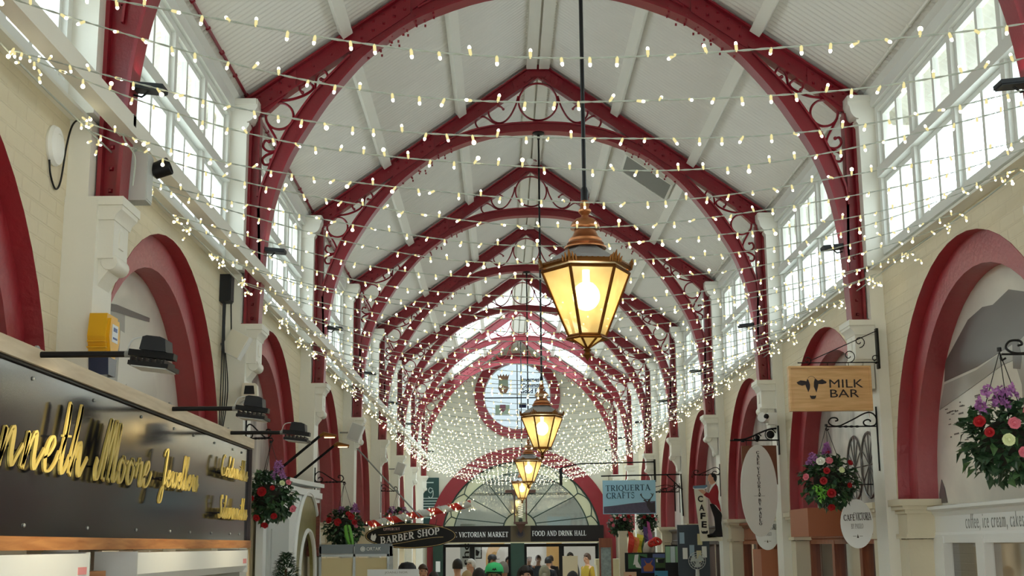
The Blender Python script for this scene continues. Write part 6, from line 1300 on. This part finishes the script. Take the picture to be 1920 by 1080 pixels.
    v = [V_(0, 0, .86), V_(0, 0, 1.12), V_(0, .008, 1.36), V_(0, .012, 1.455)]; r = [(.165 * s, .125 * s), (.155 * s, .118 * s), (.172 * s, .122 * s), (.075 * s, .075 * s)]; e = [(0, 1), (1, 2), (2, 3)]
    for sg in (-1, 1): c = len(v); v += [V_(sg * .175, .01, 1.40), V_(sg * .22, .02, 1.14), V_(sg * .212, -.05, .95)]; r += [.068 * s, .058 * s, .046 * s]; e += [(2, c), (c, c + 1), (c + 1, c + 2)]
    skin_obj('jacket', v, e, r, jm, t)
    lm = mat('trouser_%d' % legs[0], legs, .8); v = [V_(0, 0, .93)]; r = [(.16 * s, .115 * s)]; e = []
    for sg in (-1, 1): c = len(v); v += [V_(sg * .09, 0, .84), V_(sg * .102, -.01, .5), V_(sg * .106, .015, .09)]; r += [.095 * s, .072 * s, .058 * s]; e += [(0, c), (c, c + 1), (c + 1, c + 2)]
    skin_obj('trousers', v, e, r, lm, t)
    for sg in (-1, 1): b = MB(); b.ball(V_(sg * .108, -.055, .05), .05 * s, .13 * s, .05 * s, 12, 8); b.obj('shoe', BLACK, t, 60)
    if glasses:
        b = MB()
        for sg in (-1, 1): b.tube([V_(sg * .032 + .022 * math.cos(a), -.092, 1.655 + .017 * math.sin(a)) for a in [2 * PI * i / 14 for i in range(14)]], .0025, 5, True)
        b.obj('glasses', BLACK, t)
    if scarf: b = MB(); b.lathe([(.085 * s, 1.44 * s), (.1 * s, 1.47 * s), (.085 * s, 1.51 * s)], n=16); b.obj('scarf', mat('scarf', scarf, .9), t, 60)
    return t
BK = PI
person(-1.56, 15.6, 1.77, BK, 'person in a black cap behind the small white board', 'black', (40, 42, 48), cap=(28, 30, 36))
person(-1.76, 22.0, 1.69, .2, 'person with receding brown hair facing the camera beside the barber sign', 'brown', (70, 74, 84), 'short')
person(-1.43, 19.0, 1.63, BK, 'dark haired person low in front of the left green door post', 'dark', (60, 56, 60))
person(-1.23, 23.0, 1.76, BK + .3, 'dark haired person in a white shirt seen from behind', 'dark', (226, 228, 230))
person(-1.07, 26.0, 1.73, -.9, 'white haired person turned towards the dark haired one in a white shirt', 'white', (150, 160, 170))
person(-.97, 19.4, 1.63, BK, 'blonde person seen from behind, low in the crowd', 'blonde', (120, 110, 100), 'bob')
person(-.76, 17.2, 1.70, BK + .2, 'dark haired person seen from behind, left of the green cap', 'dark', (44, 44, 50), 'bob')
person(-.55, 15.5, 1.76, .0, 'person in a bright green cap with a black peak', 'dark', (40, 42, 46), cap=(70, 226, 140))
person(-.70, 31.0, 1.75, .7, 'person in a black cap and black hooded top inside the left door', 'black', (26, 26, 30), cap=(24, 24, 28))
person(-.45, 20.4, 1.74, BK - .3, 'grey haired person behind the green cap', 'grey', (110, 108, 112))
person(-.30, 38.6, 1.66, .5, 'person in a dark hood beside the middle door post', 'black', (30, 34, 44), scarf=(30, 34, 44))
person(.30, 39.0, 1.71, .6, 'bald person in a dark jacket right of the middle door post', 'grey', (40, 44, 54), 'bald')
person(.55, 38.2, 1.70, .2, 'person with glasses and a grey jacket inside the right door', 'brown', (84, 94, 108), glasses=True)
person(.95, 39.4, 1.68, BK, 'brown haired person far behind the one in a black jacket', 'brown', (60, 60, 66))
person(.66, 33.0, 1.70, BK - .5, 'dark haired person in a black jacket turned away, inside the right door', 'black', (24, 26, 32))
person(-.18, 16.4, 1.74, .1, 'person with dark wavy hair facing the camera, right of the green cap', 'dark', (56, 54, 60), 'long')
person(1.50, 39.0, 1.77, -.2, 'person with long dark hair in a grey top, inside the right door', 'dark', (120, 122, 126), 'long')
person(1.68, 34.0, 1.77, -1.0, 'person in a mustard yellow jacket at the right end door', 'brown', (176, 148, 46))
person(.47, 17.8, 1.64, BK, 'dark haired person low in front of the cream notice', 'dark', (80, 70, 66))
t = thing('backpack', 'camouflage backpack carried by the person in the black jacket', 'backpack', (.56, 32.82, 1.15)); b = MB(); b.ball((0, 0, .15), .14, .09, .22, 16, 12); b.ball((0, -.08, .08), .09, .05, .1, 12, 8); b.obj('sack', mat('camouflage', (110, 104, 84), .8, var=.6, scale=14), t, 60)
